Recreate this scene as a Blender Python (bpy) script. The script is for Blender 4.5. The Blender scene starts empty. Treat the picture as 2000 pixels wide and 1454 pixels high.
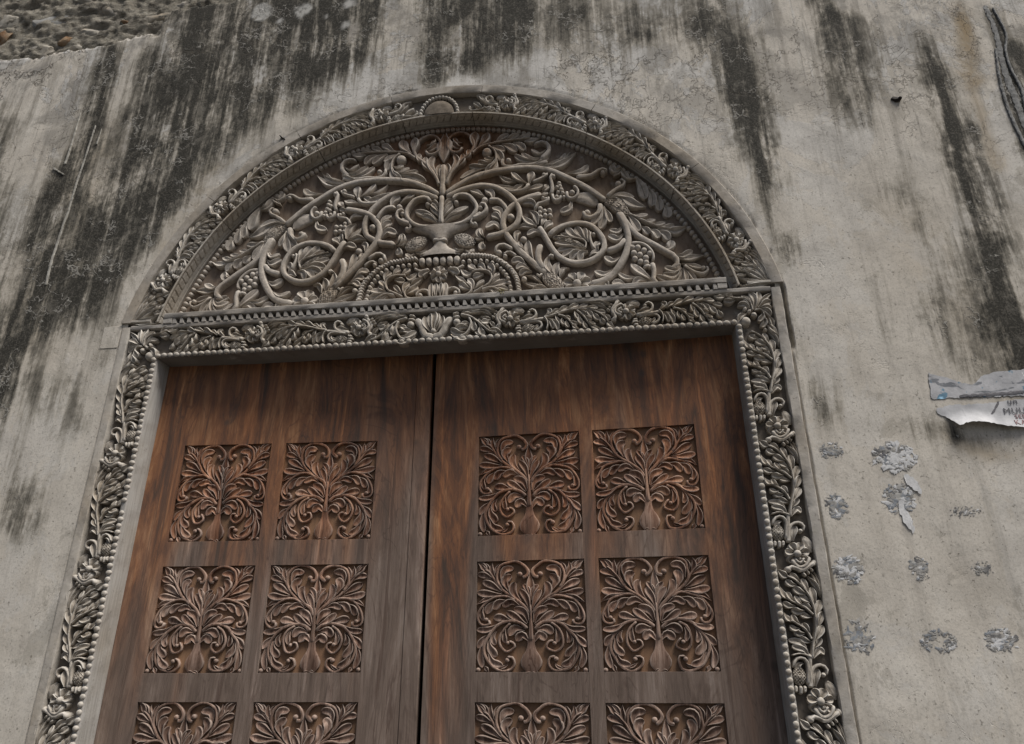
import bpy, bmesh, math, random
import numpy as np
from mathutils import Vector, Matrix
random.seed(7); rng = np.random.RandomState(11)
SC = bpy.context.scene; COL = SC.collection
ZO = 1.6                                   # camera / eye height above the street

# ------------------------------------------------------------------ camera
cam = bpy.data.cameras.new('camera'); cam.sensor_width = 36; cam.sensor_fit = 'HORIZONTAL'
cam.lens = 36 * 1379.82 / 2000; cam.clip_start = 0.02; cam.clip_end = 500
co = bpy.data.objects.new('camera', cam); COL.objects.link(co); SC.camera = co
pit, yaw, rol = 0.39974, -0.12427, -0.003218
fw = Vector((math.sin(yaw)*math.cos(pit), math.cos(yaw)*math.cos(pit), math.sin(pit)))
rt = Vector((math.cos(yaw), -math.sin(yaw), 0)); up = rt.cross(fw)
r2 = rt*math.cos(rol)+up*math.sin(rol); u2 = up*math.cos(rol)-rt*math.sin(rol)
co.matrix_world = Matrix.Translation((0.6965, -2.7524, ZO)) @ Matrix((r2, u2, -fw)).transposed().to_4x4()

# ------------------------------------------------------------------ light
EL, AZ = math.radians(61), math.radians(52)       # sun high, to the right of the door
wd = bpy.data.worlds.new('World'); SC.world = wd; wd.use_nodes = True
nt = wd.node_tree; bg = nt.nodes['Background']
sky = nt.nodes.new('ShaderNodeTexSky'); sky.sky_type = 'NISHITA'; sky.sun_disc = False
sky.sun_elevation = EL; sky.sun_rotation = math.pi - AZ; sky.dust_density = 4.0; sky.air_density = 1.0; sky.ozone_density = 0.6
nt.links.new(sky.outputs[0], bg.inputs[0]); bg.inputs[1].default_value = 0.05
sl = bpy.data.lights.new('sun', 'SUN'); sl.energy = 2.9; sl.angle = math.radians(24); sl.color = (1, 0.965, 0.92)
so = bpy.data.objects.new('sun', sl); COL.objects.link(so)
sdir = Vector((math.sin(AZ)*math.cos(EL), -math.cos(AZ)*math.cos(EL), math.sin(EL)))
so.rotation_euler = sdir.to_track_quat('Z', 'Y').to_euler(); so.location = (4, -6, 12)
SC.view_settings.view_transform = 'Standard'; SC.view_settings.look = 'None'
SC.view_settings.exposure = 0.60; SC.view_settings.gamma = 1.0; SC.view_settings.use_curve_mapping = False
SC.render.engine = 'CYCLES'; SC.cycles.max_bounces = 6; SC.cycles.use_denoising = True

# ------------------------------------------------------------------ traced carving (millimetres on its own board)
# kind  width[>end width]  x,z points:   S stem, L rounded leaf, P pointed leaf, X cross-cut cone, H lump, B boss, F flower, V vase
PANEL = """
S 20.1>7.4 2.4,-101.5 1.5,-48.3 -0.6,2.3 -1.6,39.8
P 25.7 -0.7,70.8 -0.6,119.5 -0.5,163.6
L 22.4 -3.8,19.3 -15.7,60.7 -39.6,97.5
L 17.7 -1.5,57 -10.5,95.3 -29.5,118.3
S 15.9>6.9 -6.2,2.3 -24.2,33.3 -57.4,61.3 -94.4,86.2 -118.2,114.7 -135.5,139.8 -156.3,168.8 -177.1,183.6
P 21.9 -166.6,170.8 -184.2,198.2 -204.6,213.9
P 15.5 -152.2,174.1 -172.2,201.5 -193.1,210
P 16.9 -137.3,152.3 -149.6,183 -147.1,208.9
P 14 -131.6,161.1 -128.4,186.1 -117.2,208.2
S 9.8>15.4 -109.7,102.3 -125.2,132.5 -128.2,164.6 -115.4,193 -84.6,209.5 -50.5,210.2 -23.3,194.4 -9.3,170.9 -16.1,150.8 -33.7,145.5
B 10.4 -37.7,159.1
L 24.5 -108.2,130.4 -110.1,164.2 -94.8,183.5 -62.4,184.6
L 27.1 -81,93 -95.3,126.6 -89.6,146 -72.6,155.6
L 24.7 -35.8,50.6 -60.8,82.2 -66.8,106.8 -57.4,127
L 21.7 -142.3,143.5 -173.3,160.2 -201.6,166.2
L 25 -109.6,91.8 -148.8,115.3 -186.6,134.4
L 25.5 -107.9,80.2 -158.6,82.1 -202.3,92.3
S 11.5>9.5 -57.5,56.1 -91,73.3 -128,71.8 -161.6,56 -188.2,25.2 -199.4,-9 -190.6,-32.9 -168.7,-39.3 -155.5,-28.2 -160.7,-18
B 8.4 -171.4,-17.8
P 15.8 -134.8,74 -175.2,59.7 -203.4,42
L 22.4 -40.8,35.2 -74.2,48.4 -106.9,33.7
L 23.9 -87.6,54.9 -121.1,46.7 -140.3,19.4
L 25.2 -132.9,52.1 -156.3,35.1 -167.7,6
L 15.7 -174.9,38.9 -187.3,11.4 -181.4,-19.4
L 25.5 -9.8,-31.4 -27.7,9.4 -64.8,26.3
L 24.1 -16.4,-36.4 -54.2,-14.1 -86.8,12.9
L 25.6 -74.1,-20.6 -110.6,-11.7 -142.4,-7.9
S 15.1>9.8 -11.6,-56.6 -37.8,-32.8 -77.4,-26.3 -117.1,-37.1 -146.8,-63.7 -169.5,-97 -175.6,-130.2 -165.2,-166.3 -142,-195.6 -109.4,-210.2 -80.3,-207 -63.5,-186 -70,-161.7 -88.5,-160
B 9.1 -90.1,-169.1
L 20.8 -117.2,-33.7 -156.8,-55.2 -202.8,-58.2
L 22 -153.3,-72.1 -179.5,-93.6 -200.3,-121.8
L 20.4 -180.9,-110.3 -190,-156.4 -179.4,-202.1
B 9.1 -195.7,-206.9
P 13 -169.8,-192.4 -163,-205.3 -154.8,-215.6
L 17.3 -131.9,-60.5 -143.1,-90.5 -133.7,-112.2
L 25.1 -159.7,-90.4 -155.9,-127 -127.7,-155
L 22.8 -159,-143.4 -142.2,-179.4 -108.8,-192.4
P 9.7 -115.9,-202.1 -96.5,-195.7 -83.6,-182.8
S 11.1>9.2 -74.1,-30.8 -102.1,-54.1 -116.8,-84.1 -113.3,-117.3 -96.8,-137.1 -77.2,-137.2 -60.9,-120.9 -67.4,-102.7 -80.5,-99.3
B 8.2 -86.4,-108.2
L 16.6 -92.2,-47.4 -100.3,-77.5 -95.3,-107.5
L 27.2 -21.4,-58.1 -57.6,-52.8 -81.2,-76
L 26.4 -8.7,-98.1 -31.4,-76.4 -56,-97.8
V 0 2.6,-78.3 1.7,-98.2 1.6,-117.9 1.4,-137.5 1.2,-157.1 1.7,-176.5 1.5,-195.8 1.3,-213.4
P 8.3 -22.4,-215.6 -12.7,-210.2 1.3,-210.2
"""
TYM = """
P 77.1 -1.9,2552.4 0.6,2452.2 2,2365.3
S 33.4>29.5 -1.2,2354.6 0.9,2258.7 2.6,2156.3
S 25.1 2.4,2160.6 3.6,2072.9 4.6,1990.9
S 18.1>14.8 17.7,2226.9 40.6,2289.1 88.6,2362.7 137.9,2410.4 155,2453.1 147,2494.5 113.3,2532.3 72.7,2543.8 36.6,2525.1 19.5,2486.2 26.4,2444.9 50.7,2423.4 79.7,2424.7 97.1,2450.5
L 24.3 100.8,2450.1 67.9,2456 35.8,2491.1
L 20.3 92.7,2482.5 67.1,2485.4 47.8,2519.3
L 30.3 22,2256.5 50.5,2314.2 68.8,2364.8 51,2414.5
L 25.4 16.4,2265.7 27.3,2312.2 16.7,2357.1
L 28.7 64.7,2321.4 95.8,2361.9 94.5,2410.6
L 24 102.7,2374.4 127.4,2393.8 126.5,2433.9
L 42.6 159,2434.8 154.3,2489.1 162.4,2540.4
L 44.4 173.3,2442.1 208.8,2483 219,2531.6
S 15.2>5.6 145.2,2405.1 194.9,2441.9 266.7,2458.6 356.3,2466.4 445.4,2467.5
L 30.6 259.5,2457.1 298.9,2490.8 331.2,2514.2
L 28.1 313.3,2462.3 356.3,2488.8 385,2505.8
L 24 367,2465.2 406.4,2485.4 442.1,2490.3
P 34.2 409.7,2455.9 452.3,2455.6 489.8,2468.3
L 35.9 241.6,2445.7 277.7,2423.9 315.2,2408.7
L 38.1 295.4,2450.9 341.9,2423.5 373.8,2397
L 34.1 352.6,2451.2 391.7,2426.8 413.5,2397.9
S 11.9>9.5 227.3,2445.1 259.9,2410.3 269.1,2369.7 260.6,2326.9 232.6,2295.2
L 43.1 269.2,2360.9 257.2,2309.9 215,2284.1
L 23.7 262,2370.4 239,2357.6 208.5,2371.8
L 24.4 256.9,2340.4 218,2327.1 177.7,2354
L 25.9 239.4,2320.5 189.8,2310.5 130.7,2329.7
L 32.2 218.2,2309.7 154.6,2292.5 86.1,2258.6
L 32.8 225.5,2295.9 193.9,2273.3 146.2,2269.6
L 36.4 256.2,2424.1 283.2,2385.7 295.9,2348.4
B 26.3 222.3,2407.8
S 20.3>15.6 527.2,2315.9 443.4,2307.6 391,2311 345.3,2304.1 310.1,2315.2 297.7,2342.6 310,2354.3
B 14.1 331.2,2341.2
S 30>13.4 492.6,2326.1 528.3,2367.8 536.1,2402 515.6,2433 487.4,2433.9 459,2423.8
L 20.3 518.3,2390.8 486.3,2365.9 446.3,2400.9
L 24.2 503.4,2344.4 443.8,2340 395.7,2384.5
L 24.2 471.6,2321.8 405.2,2333.3 360.3,2375.2
P 23.2 531.2,2341.4 492.3,2311 441.6,2297
P 21.5 471,2287.4 547.4,2288 611.9,2306.9
S 29.3 16.3,2167.6 75,2212.7 162.4,2259.4 268,2282.9 373.3,2289.1 460.5,2282.1 546.6,2253.9 610.7,2212.6 663.9,2176.7 729.1,2122.6 795.9,2055
S 29.1 20.6,2146.2 93.5,2183.3 181,2202.1 244.2,2193.7 303.6,2160.4 348.5,2114.4 374.1,2066.8 384.1,2025.1 371.9,1965.9 338.1,1937 297.7,1914.8 253.9,1904.8 223.5,1899.6
S 30.9 492.4,2125.2 423.9,2107.2 365.6,2079.9 327.9,2042.5 307.5,2003.9 304.2,1964 317.9,1915.1 348.1,1865.3 404.1,1787.1 507,1676.9
L 36.8 433.4,2191.5 440.8,2230.9 441.1,2262.7
L 26.8 428.2,2190 380,2222.3 347,2270.4
S 16>13 449,2196.3 490.6,2213.1 518.5,2231.4 520.5,2246
B 12.2 506.5,2236.8
S 20.5>15.2 433.4,2191.5 410.7,2158.2 365.8,2149.3 317.5,2154.9
L 28.9 404,2192.4 376.3,2172.1 352,2164
L 28.7 414.1,2153.7 469.2,2167 498.6,2180.8
L 24.8 496.2,2145.6 513.4,2152.2 524.2,2176.1
P 23.1 369.5,2210.6 320.8,2217.7 282.2,2257.8
P 24.5 414.1,2157.9 286.1,2185.3 170.3,2209.5
S 22>16.7 536.5,2116.8 545.9,2153.1 540,2195.5 539,2225 556.5,2235.9
B 13.7 551,2223
B 11.3 578.9,2179
B 11.3 582.5,2159.9
B 12 588,2138.6
B 11.2 594.2,2117.3
B 10.4 599.6,2096.3
B 10.5 568,2153
B 10.5 572.4,2125.7
S 16.3>13.3 545.1,2120.1 547.8,2091.1 564.3,2077.2 581.5,2087.8 585.4,2107.9
B 11.2 564.9,2099.6
S 19.3>13.4 457,2030.5 474.4,2063.4 505,2072.7 525.6,2085 522.6,2103.8
B 11.2 513.9,2092.3
B 12.6 484.1,2038
L 21 478.6,2116.3 506.1,2123.9 523.3,2132.6
B 9 498.7,2097.9
L 26.1 470.6,2041.3 444.1,2080.6 391.2,2085.6
B 12.5 482.1,2016
B 12.5 504.7,2022.8
B 12.5 528.3,2023.8
B 12.5 485,1990.8
B 12.5 507.6,1997.6
B 12.5 530.4,1997.1
S 23.3>15 151.7,2008 201.2,2027.9 223.2,2058.5 212.4,2088.3 188.1,2090.6
B 12.8 194.3,2070.6
S 20.9>12.7 201,2042.1 160.2,2013.3 148.7,1986 167.9,1972.2
B 11.9 167.7,1981.1
B 16.7 213.8,2115
S 22.5 232.9,2113.2 279.6,2108.7 310.7,2072.8 322.8,2043
L 27.6 215.3,2131.5 178.2,2162.3 141,2184.9
L 33.6 255.4,2115.2 248.1,2153.4 216.3,2183.8
L 29.9 295.6,2005 292,2045.9 252.3,2070.1
L 31.3 294,1989 273.3,2015.1 247.6,2029.7
L 33.3 292.5,1941.1 263.4,1975.7 217.6,1959.8
B 18.5 341.5,2004
S 22.1>22.1 54.8,2124.1 69.9,2147.7 94.2,2155 129.5,2148.2 158.1,2116.2 175.7,2069.1 153.1,2022.1 98.8,1986.5 5.8,1978.7
L 30.3 16.6,2014.2 58.9,2049.2 132.7,2085.5
L 21.9 17,2002 52.4,2035.5 102.2,2055.4
L 23 8.5,2093.1 32.1,2120 54.4,2136.6
L 20.5 10.4,2039.3 32,2070.2 55.4,2103.2
L 19.8 9.7,2059.9 31.3,2090.9 53.2,2118
B 13 70.8,2116.3
S 24.3>13.3 799.7,2070.6 845.2,2110.9 883.1,2133.8 889.7,2159.9 868.6,2169.1
B 17 862.4,2149
L 32.2 799.5,2066.6 860.2,2085 932.2,2065.9
L 24.1 802.5,2060.2 843,2074.5 879.6,2050.8
P 44.7 868,2076.2 922.2,2024.6 982.6,2002.9
S 28.1>18 770.1,2043.1 761,1991.9 721.8,1964.5 692.7,1980.3 690.5,2006.5
B 16.7 706,1997
L 34.6 777.9,2032.3 761.6,1972 721.9,1930.2
L 37.4 785.9,2027.6 780.8,1962.3 763.1,1903
L 31 790.3,2017.1 799.9,1980.3 813.7,1934.9
X 68.9 792.2,2053.1 837.3,2032.7 898.7,1965.3
H 70 650.4,2091.2 710.5,2085.4 756.7,2040.4
S 17>13.3 614.5,2127.6 616.8,2094.5 640,2082 662.4,2098.2 667,2130.6 646,2157.5
B 14.1 639.5,2116.9
L 30.8 634.4,2068.3 623.1,2028.9 579.1,2014.9
L 43.1 947.5,2176.8 971.1,2112.8 984.4,2048.7
L 37.6 999.9,2101.7 1014.7,2059.9 1012,2004.1
L 37.3 1033.1,2066.1 1042.5,2021.1 1043.6,1975.4
L 39.7 1064.1,2007.1 1077.4,1974.3 1077.4,1937
L 30 886.5,2241.5 851.8,2224.2 832.1,2264.2
L 31.9 945.5,2172.8 909.1,2176.5 885.7,2229
P 22.4 883.5,2220.9 864.4,2210.3 839.6,2187.8
S 11.2>5.6 897.4,1971.3 964,1925.9 1025.4,1889.3 1087.2,1866.5
L 27 902.3,1970.9 943.3,1953.3 987.7,1962.9
L 23.3 948.7,1937.1 983.1,1922.2 1019.6,1929.4
L 23.2 994.6,1905.6 1032.7,1900.3 1062.9,1909.9
P 34.6 512.3,2280.8 595.6,2293.4 666.9,2356.9
L 21.6 512.5,2291.5 582.3,2309.9 615,2360.4
P 21.6 512.7,2297.9 596.4,2319.1 639.4,2364.3
L 32.6 621.3,2234.6 689.7,2235.9 722.8,2275.7
S 26.4>12.8 661.2,2201.9 732.6,2205 774.5,2232.2 805.1,2235.3 807.4,2214.1
B 14.3 792.5,2221.1
X 69.9 69.8,1920.6 111.4,1899.1 169.8,1868.5
L 20.6 203.3,1889.2 182.5,1920.7 190.4,1955.9
L 16.9 216.7,1899.9 199.4,1923.2 194.8,1955.5
L 31.3 205.2,1879.2 200.5,1856.1 211.5,1838.8
P 20.5 165.8,1902.3 189.7,1894.3 211.8,1890.4
L 16.7 116.3,1842.8 86,1833.7 63.4,1851.2
L 20.3 123.1,1838.4 147.1,1823.5 164.3,1841.6
S 22.4>15.9 351.3,1820 304.6,1850.4 271.3,1834.5 271.5,1807.4
B 15.1 284.8,1810.1
S 17.9>12.2 367.8,1784 334.7,1809.8 304.8,1796.9
B 10.7 314.8,1787.6
L 30.5 413.5,1730.9 377.6,1762.2 342.9,1755.5
L 30.3 428,1710.9 390.5,1729 364.9,1717.8
L 26.6 439.2,1695 403.4,1697.8 382,1678.9
B 13.9 403,1656.8
P 15.3 486.7,1628.3 445.3,1668.4 404.8,1677.2
P 19.3 499.2,1610.8 447.9,1620.2 394.8,1643.4
P 17.2 514.9,1596.9 467.1,1611.4 429.9,1591.5
B 16.6 401.5,1874.1
L 24 366.4,1857.6 368.3,1904.4 390.1,1914.3
L 21.5 407.7,1815.3 386.3,1840.3 384.8,1863.8
L 34.2 449.6,1743.1 424.1,1806.2 421.4,1862.6
S 32.6 500.9,1693.9 472.5,1745.1 470.1,1798.6 485.6,1837.7
P 30.1 465.8,1943.2 422.5,1973 391.8,2016
P 30.9 470.9,1950.7 460,2003.7 428.2,2035.7
L 26.2 487.4,1939.3 497.8,1960.2 506.6,1980.1
L 30.5 498.8,1922.5 519.3,1946.3 541.3,1961
P 24.1 452.3,1936.5 408.8,1950.3 370.1,1939.1
L 29.7 485,1898.1 455.3,1911.7 418.4,1899.2
S 14.3>12.2 48.2,1746.7 85.5,1736.1 120.2,1754.4
L 30 43.4,1739.4 82.6,1721.1 88.1,1705.5
S 15.5>12 37.1,1587.9 47.3,1626.1 75.2,1635.1 100.5,1618.4 97.7,1602
B 11.9 84.3,1607.4
P 24.1 134.2,1660.6 107.2,1677.6 78.1,1702.5
S 9.8 108,1586.5 148.7,1601.9 157.3,1630.9 134.2,1660.6
L 29.5 153.1,1623.8 124.8,1637 99.4,1659.5
L 23.9 163,1626.7 160.8,1652.9 139.6,1680.8
L 21 171.3,1618.7 193.9,1646.7 214.9,1669.4
S 9.8 165.1,1602.5 200.8,1623.9 239.9,1647 252.6,1683.3 235.8,1711 199.2,1721.4 156.1,1717.2
P 28.4 159.4,1717.7 133.2,1702 102.2,1736.7
L 28.5 186,1720.6 160.7,1737.8 143.5,1760.2
L 24.9 220.9,1715.9 207.2,1741.7 185.3,1756.8
L 28.3 255.8,1694.3 257.2,1720.6 233.7,1749.1
L 23.2 254.5,1660.7 272.3,1685.6 283.8,1701.6
L 20.3 249.7,1642.5 269.3,1655.9 288.8,1673
L 29.3 236.7,1634.2 282.5,1640 327.5,1655.9
L 26.9 212.8,1701.5 189.8,1693.8 161.7,1690.4
S 12.5>6.3 204.2,1616.3 256.5,1625.3 305.5,1594.1
L 19.4 246.7,1622.4 289.1,1624.7 333.1,1610.4
L 13.9 240.2,1617.3 256.6,1605 266.5,1591.4
L 13.8 259.8,1617.7 279.4,1605.2 289.3,1593.4
S 27.8 475.2,1938.4 504.1,1880.8 538.6,1804.4 576.4,1755.5 627.3,1728 681.9,1724.4 730.8,1742.9 767.8,1777.6 776.6,1822.5 756.7,1878.2 716.4,1922.7 657.8,1939.8 594.7,1930.9 547.8,1908.3 520.6,1879.4
X 34.2 694.8,1802.7 637.5,1832.5 586,1858.1 540.4,1876.9
S 9.2>4.3 688.2,1799.4 693.4,1829.6 670.8,1850.8 622.2,1862.8 550.3,1878.7
L 17.1 638.6,1863.3 606.2,1873.9 577.7,1891.9
L 34.3 667.9,1858.8 627.8,1881.7 607.7,1922.6
L 34.2 690.3,1849.1 664,1886.3 650,1922.8
L 27 698.3,1844.6 690,1880.1 686.4,1911.7
L 19.9 704.2,1832.5 705.9,1871 702.3,1900.5
S 16.3>12.1 728.3,1792.3 715.9,1839.2 714.2,1874.1 724.5,1885.7
B 10.6 731,1871.9
L 29.4 747.2,1783.1 738.9,1810.4 755.1,1832
L 29.3 705.7,1756.3 725.8,1773.5 753.4,1778.8
L 26.9 662.5,1805.4 604.7,1827.6 547.8,1845.2
L 30.3 665.5,1799.4 617.2,1811.2 560.8,1800.6
L 30.2 668.5,1791.6 619.7,1788 578.4,1768.6
L 30.1 674.6,1783.5 642.1,1778.6 618.3,1746.5
L 30.1 700.4,1781.3 669.3,1772.5 658.3,1737.5
X 68.7 488.8,1683.7 533,1639.5 579.6,1590.2
S 15.9>8.3 490.4,1679.8 472.3,1666.3 461.2,1682.1
P 34.9 532.3,1674.7 510.8,1726.9 519.9,1773.4
S 14.1>9.9 518,1760.3 528.1,1774.7 538,1777.7
B 10.5 535.1,1768.4
P 34.7 549.7,1664.1 549.2,1705.1 566.9,1739.3
P 24.2 567.1,1653.5 581.1,1693.2 611.9,1700.1
F 62.9 644.1,1616.4
S 34.2 850.8,1987.4 876.1,1922 888.3,1858.9 880.8,1783.3 850.2,1710.8 805.4,1647.9 756.5,1618.8 702.3,1607.6
S 29.2 878.8,1836.7 845.9,1797.6 785.3,1774.2
L 24 867.4,1911.1 845.9,1878.1 805.7,1894
L 27.3 869.4,1866.3 840.3,1838.1 796.6,1865
L 29.5 845.7,1741 809.4,1719.7 774.4,1750.6
L 26.5 810.4,1680.6 767.8,1653.8 726.1,1676.9
L 22.2 929.7,1631 867,1627.8 829.7,1660
L 35.1 983.7,1605.1 928.4,1656.6 892.1,1700
L 30.3 864.5,1588.9 831.3,1607.6 800,1608.2
L 26.8 955.9,1607.2 919.2,1615.4 892.1,1592.2
L 18.9 786.1,1583.9 777.7,1602.6 770.5,1615.9
B 15.9 902.7,1787.1
B 15.9 927.9,1783.1
B 15.8 955.2,1765.7
B 15.7 980.7,1748.6
B 15.8 908.6,1756.4
B 15.8 934.7,1744.9
B 15.7 960.1,1726
B 15.1 911.3,1726.3
B 15 935.3,1709.5
B 14.3 959.9,1701.9
S 19.3>13.8 897.6,1806.5 939,1804.8 975.2,1779.1 994.2,1740 988.9,1703.3
S 26>20 984.8,1699.9 992,1651.6 984.2,1612.3 1003.7,1585.6
S 20.3>16.9 982.6,1670.7 964.8,1683.1 945.3,1673.6
S 34.1>23.9 853.4,1986.4 889.5,1912.3 933.3,1846.5 993.5,1799.5 1052.8,1753.1 1087.8,1724.1 1099.1,1693.7 1087.5,1668.9 1060.6,1661.9
L 25.4 1109.2,1685.5 1090.3,1648.7 1038.1,1671
L 25.3 1111.2,1667.1 1081.9,1623.9 1029.1,1638.9
L 25.2 1116,1659.4 1073.2,1595.8 999.8,1632.1
L 21.9 1119.2,1660.9 1114.2,1623.2 1097,1586.8
L 21.9 1122.1,1658.9 1127.9,1622.2 1132,1585.9
L 21.9 1124.2,1664.2 1149.9,1627.7 1171.9,1588.2
L 25.4 1118.4,1684.8 1159.9,1666.8 1203.6,1657.9
S 16.5>11.9 1123.5,1673.4 1160.1,1637.7 1201.3,1621.9 1226.1,1639.8 1220.7,1660.2
B 12 1208.2,1652.8
L 29.1 1091.7,1733.1 1128.3,1724.5 1169.9,1752.6
P 32.3 1108.3,1709.5 1154.8,1709.4 1219.4,1720.7
L 36.3 1038.3,1767.4 1070.2,1772.2 1083,1810.7
L 26.5 1022,1877.2 1063.4,1876.6 1101.6,1895.1
P 33.3 1065.8,1867.5 1109.2,1856 1156,1876
L 37.5 899.4,1964.3 922,1915.2 943.3,1874.5
L 31.5 952.7,1893 973.4,1869.9 984.9,1852.8
L 36.2 983.7,1878.6 1012.2,1855 1025.8,1826.3
L 36 1027.2,1863.2 1057.2,1841.5 1072.2,1813.5
"""
MODULE = """
F 43.9 91.9,0
S 15.3>11.3 69.5,40.2 75.2,86.9 92.4,109.5 116.6,113.6 130.1,99 122.3,80.7
B 8.6 115.1,82.5
L 21.8 82.8,46.5 89,76.5 99.6,103.2
H 36 124.3,62.2 135.1,38.6 144.3,5.4
S 16.8>11.4 60.5,50.4 68.7,114.2 54.4,137.8 31.3,131.6 17.6,105.4
L 16.7 54.6,121.4 37.2,115.1 29.6,96.6
S 15.3 64.3,40.3 73.9,100.5 80.6,151.5
X 46.5 39.5,108.2 35.4,77.8 31.6,49.4
S 11.8 19.6,49.7 17.2,26.4
S 11.8 34.6,49.3 30.7,20.5
S 11.8 49.2,49 43.9,25.8
S 14.8>12.9 68,-19.2 79.3,-39.6 95.6,-48.3 118.1,-38.1 133.4,-12.4
S 11>9.7 78.1,-16.1 94.7,-33.4 113.7,-15.2
B 7.1 97.1,-18.1
S 17.3>16 48.8,-61 57.1,-48.2 73.1,-48.5 98.7,-59.4 128.5,-43.1 149.7,-30.6
B 12.2 51.3,-55.2
B 12.2 147.7,-33.2
S 19.8 99,-78 109.6,-71.2
S 19.8 113.1,-69.3 123,-63.1
S 19.9 126.6,-60.9 135.2,-54.9
P 13.9 129.3,-67.4 147.6,-110.7 149.4,-153.3
P 13.9 114.6,-79.9 137.7,-113.7 148.5,-153.3
P 11.4 140.7,-66 153.9,-101.3 152.6,-147.1
S 11.2>6.2 85.6,-357.4 95.7,-314.2 114.9,-253 118.7,-191.7 105.3,-138.5 73.7,-96.8 41.6,-77
P 23.8 50.5,-82 30.9,-73.6 13.6,-53.2
L 19.7 73.4,-109.5 53,-107.6 36.9,-91.4
L 22.7 101.6,-141.6 77.6,-133.3 59.6,-116.3
L 22.6 114.1,-171.5 95.7,-158.8 77.5,-144.4
L 16.6 86.7,-95.4 71.2,-82.3 55.7,-68.2
L 19 114.1,-132.3 101.6,-111.6 95,-86.9
L 22 127.4,-176.3 122.9,-146.6 121.1,-118.2
L 24.2 122.4,-216.4 133.2,-188.8 146.8,-163.5
L 24 118.5,-259.1 132.8,-228.8 146.4,-202.9
L 23.8 104.4,-298.1 122.2,-274.2 138,-247.7
S 8.8>5.7 115.2,-213.3 85.3,-185.1 47.3,-165.9 30.3,-153.1
P 20.3 34.3,-157.9 18.3,-137.2 14.5,-113.3
L 17 55.3,-165.4 41.6,-151.7 35.9,-132.7
L 16.9 86,-180.5 68,-164.6 62.4,-145.7
L 15.6 113.2,-196.3 98,-183.7 87,-170.2
L 18.8 57.5,-181.6 35.5,-181.3 15.4,-168
L 21.8 87.8,-199.1 63.8,-201.9 43.7,-190.2
L 18.6 109.5,-219.4 89.8,-216.1 69.4,-206.6
S 8.6>5.6 95.1,-295.1 79.4,-261.8 51.7,-240.2 31.5,-229.2
P 18.6 35.5,-233.9 20.3,-219.9 15,-202.8
L 16.7 65,-244.9 48.4,-230.9 41.1,-210.9
L 18.4 91.1,-275.5 80.4,-255.7 74.3,-238.9
L 18.4 61.8,-255.5 42.7,-258.4 28.2,-246.6
L 18.4 77.5,-273.8 55.6,-275.2 41.2,-263.8
L 18.2 94.2,-304 73.7,-297.9 55.4,-286.3
L 21.3 78.9,-351.4 57.1,-305.3 16.8,-296
L 19.9 76.5,-357.3 62.8,-327.7 24.7,-315.5
L 19.9 90.7,-354.5 114.9,-328 130.9,-341.4
L 18.1 97.5,-321.9 113.7,-307.2 126.4,-286.3
S 9>6 88.7,-357.4 72.3,-345.5 48.7,-339.5 20.2,-345.2
"""
ROPE = [[107, 1805], [161, 1804], [245, 1789], [295, 1759], [338, 1717], [367, 1666], [380, 1592]]
RBEAD = [[116, 1773], [145, 1773], [173, 1772], [200, 1770], [229, 1766], [255, 1754], [277, 1741], [295, 1721], [308, 1703], [320, 1685], [328, 1666], [334, 1643], [339, 1622], [341, 1600]]
CORNER = """
L 27.5 1383.9,1400.8 1392.3,1446.1 1377.1,1490.3
L 24.9 1393,1408.2 1407.2,1445 1415.4,1488.6
L 22.5 1374.8,1401.4 1364.3,1445.3 1341,1472.9
L 22.4 1369.1,1401.8 1348.1,1427.5 1319.3,1429.6
S 8.5>5 1376.4,1395.9 1371.8,1431.3 1349.2,1454.6 1308,1460.8 1272,1473.8
L 20.1 1314.5,1457.1 1292,1445.1 1265.1,1455.1
L 20.2 1308.2,1463 1289.9,1486.2 1264.3,1488.1
P 22.8 1276.7,1473.5 1245.7,1470.2 1225.9,1482.6
P 22.4 1399.4,1413.1 1432,1448.6 1471.2,1481.2
L 24.8 1403.3,1407.5 1434,1429.5 1459.2,1437.2
L 24.7 1402.9,1404.8 1435.2,1405.3 1456.6,1402.4
L 22.2 1400.1,1401 1429.2,1395 1451,1370.8
S 8.3>4.9 1383.6,1398.1 1413.3,1396.1 1423.7,1355.4 1451,1306.3
L 22.1 1420.9,1384.8 1411.2,1364.2 1396.1,1345.4
L 22 1424.1,1358 1416.3,1334.8 1403.9,1318.5
P 26.6 1424.6,1329 1444.2,1306.7 1467.6,1272.7
L 17.1 1435.3,1373.2 1445.2,1346 1451.7,1319.3
S 21.3 1337.2,1405.4 1353.9,1400.2
S 22.2 1354.8,1398.8 1370.6,1387
S 20.7 1370.4,1385.6 1389.8,1367
B 21.6 1342.7,1348.9
P 24.7 1311.4,1347 1327.6,1375.2 1354.3,1385.4
"""
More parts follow.
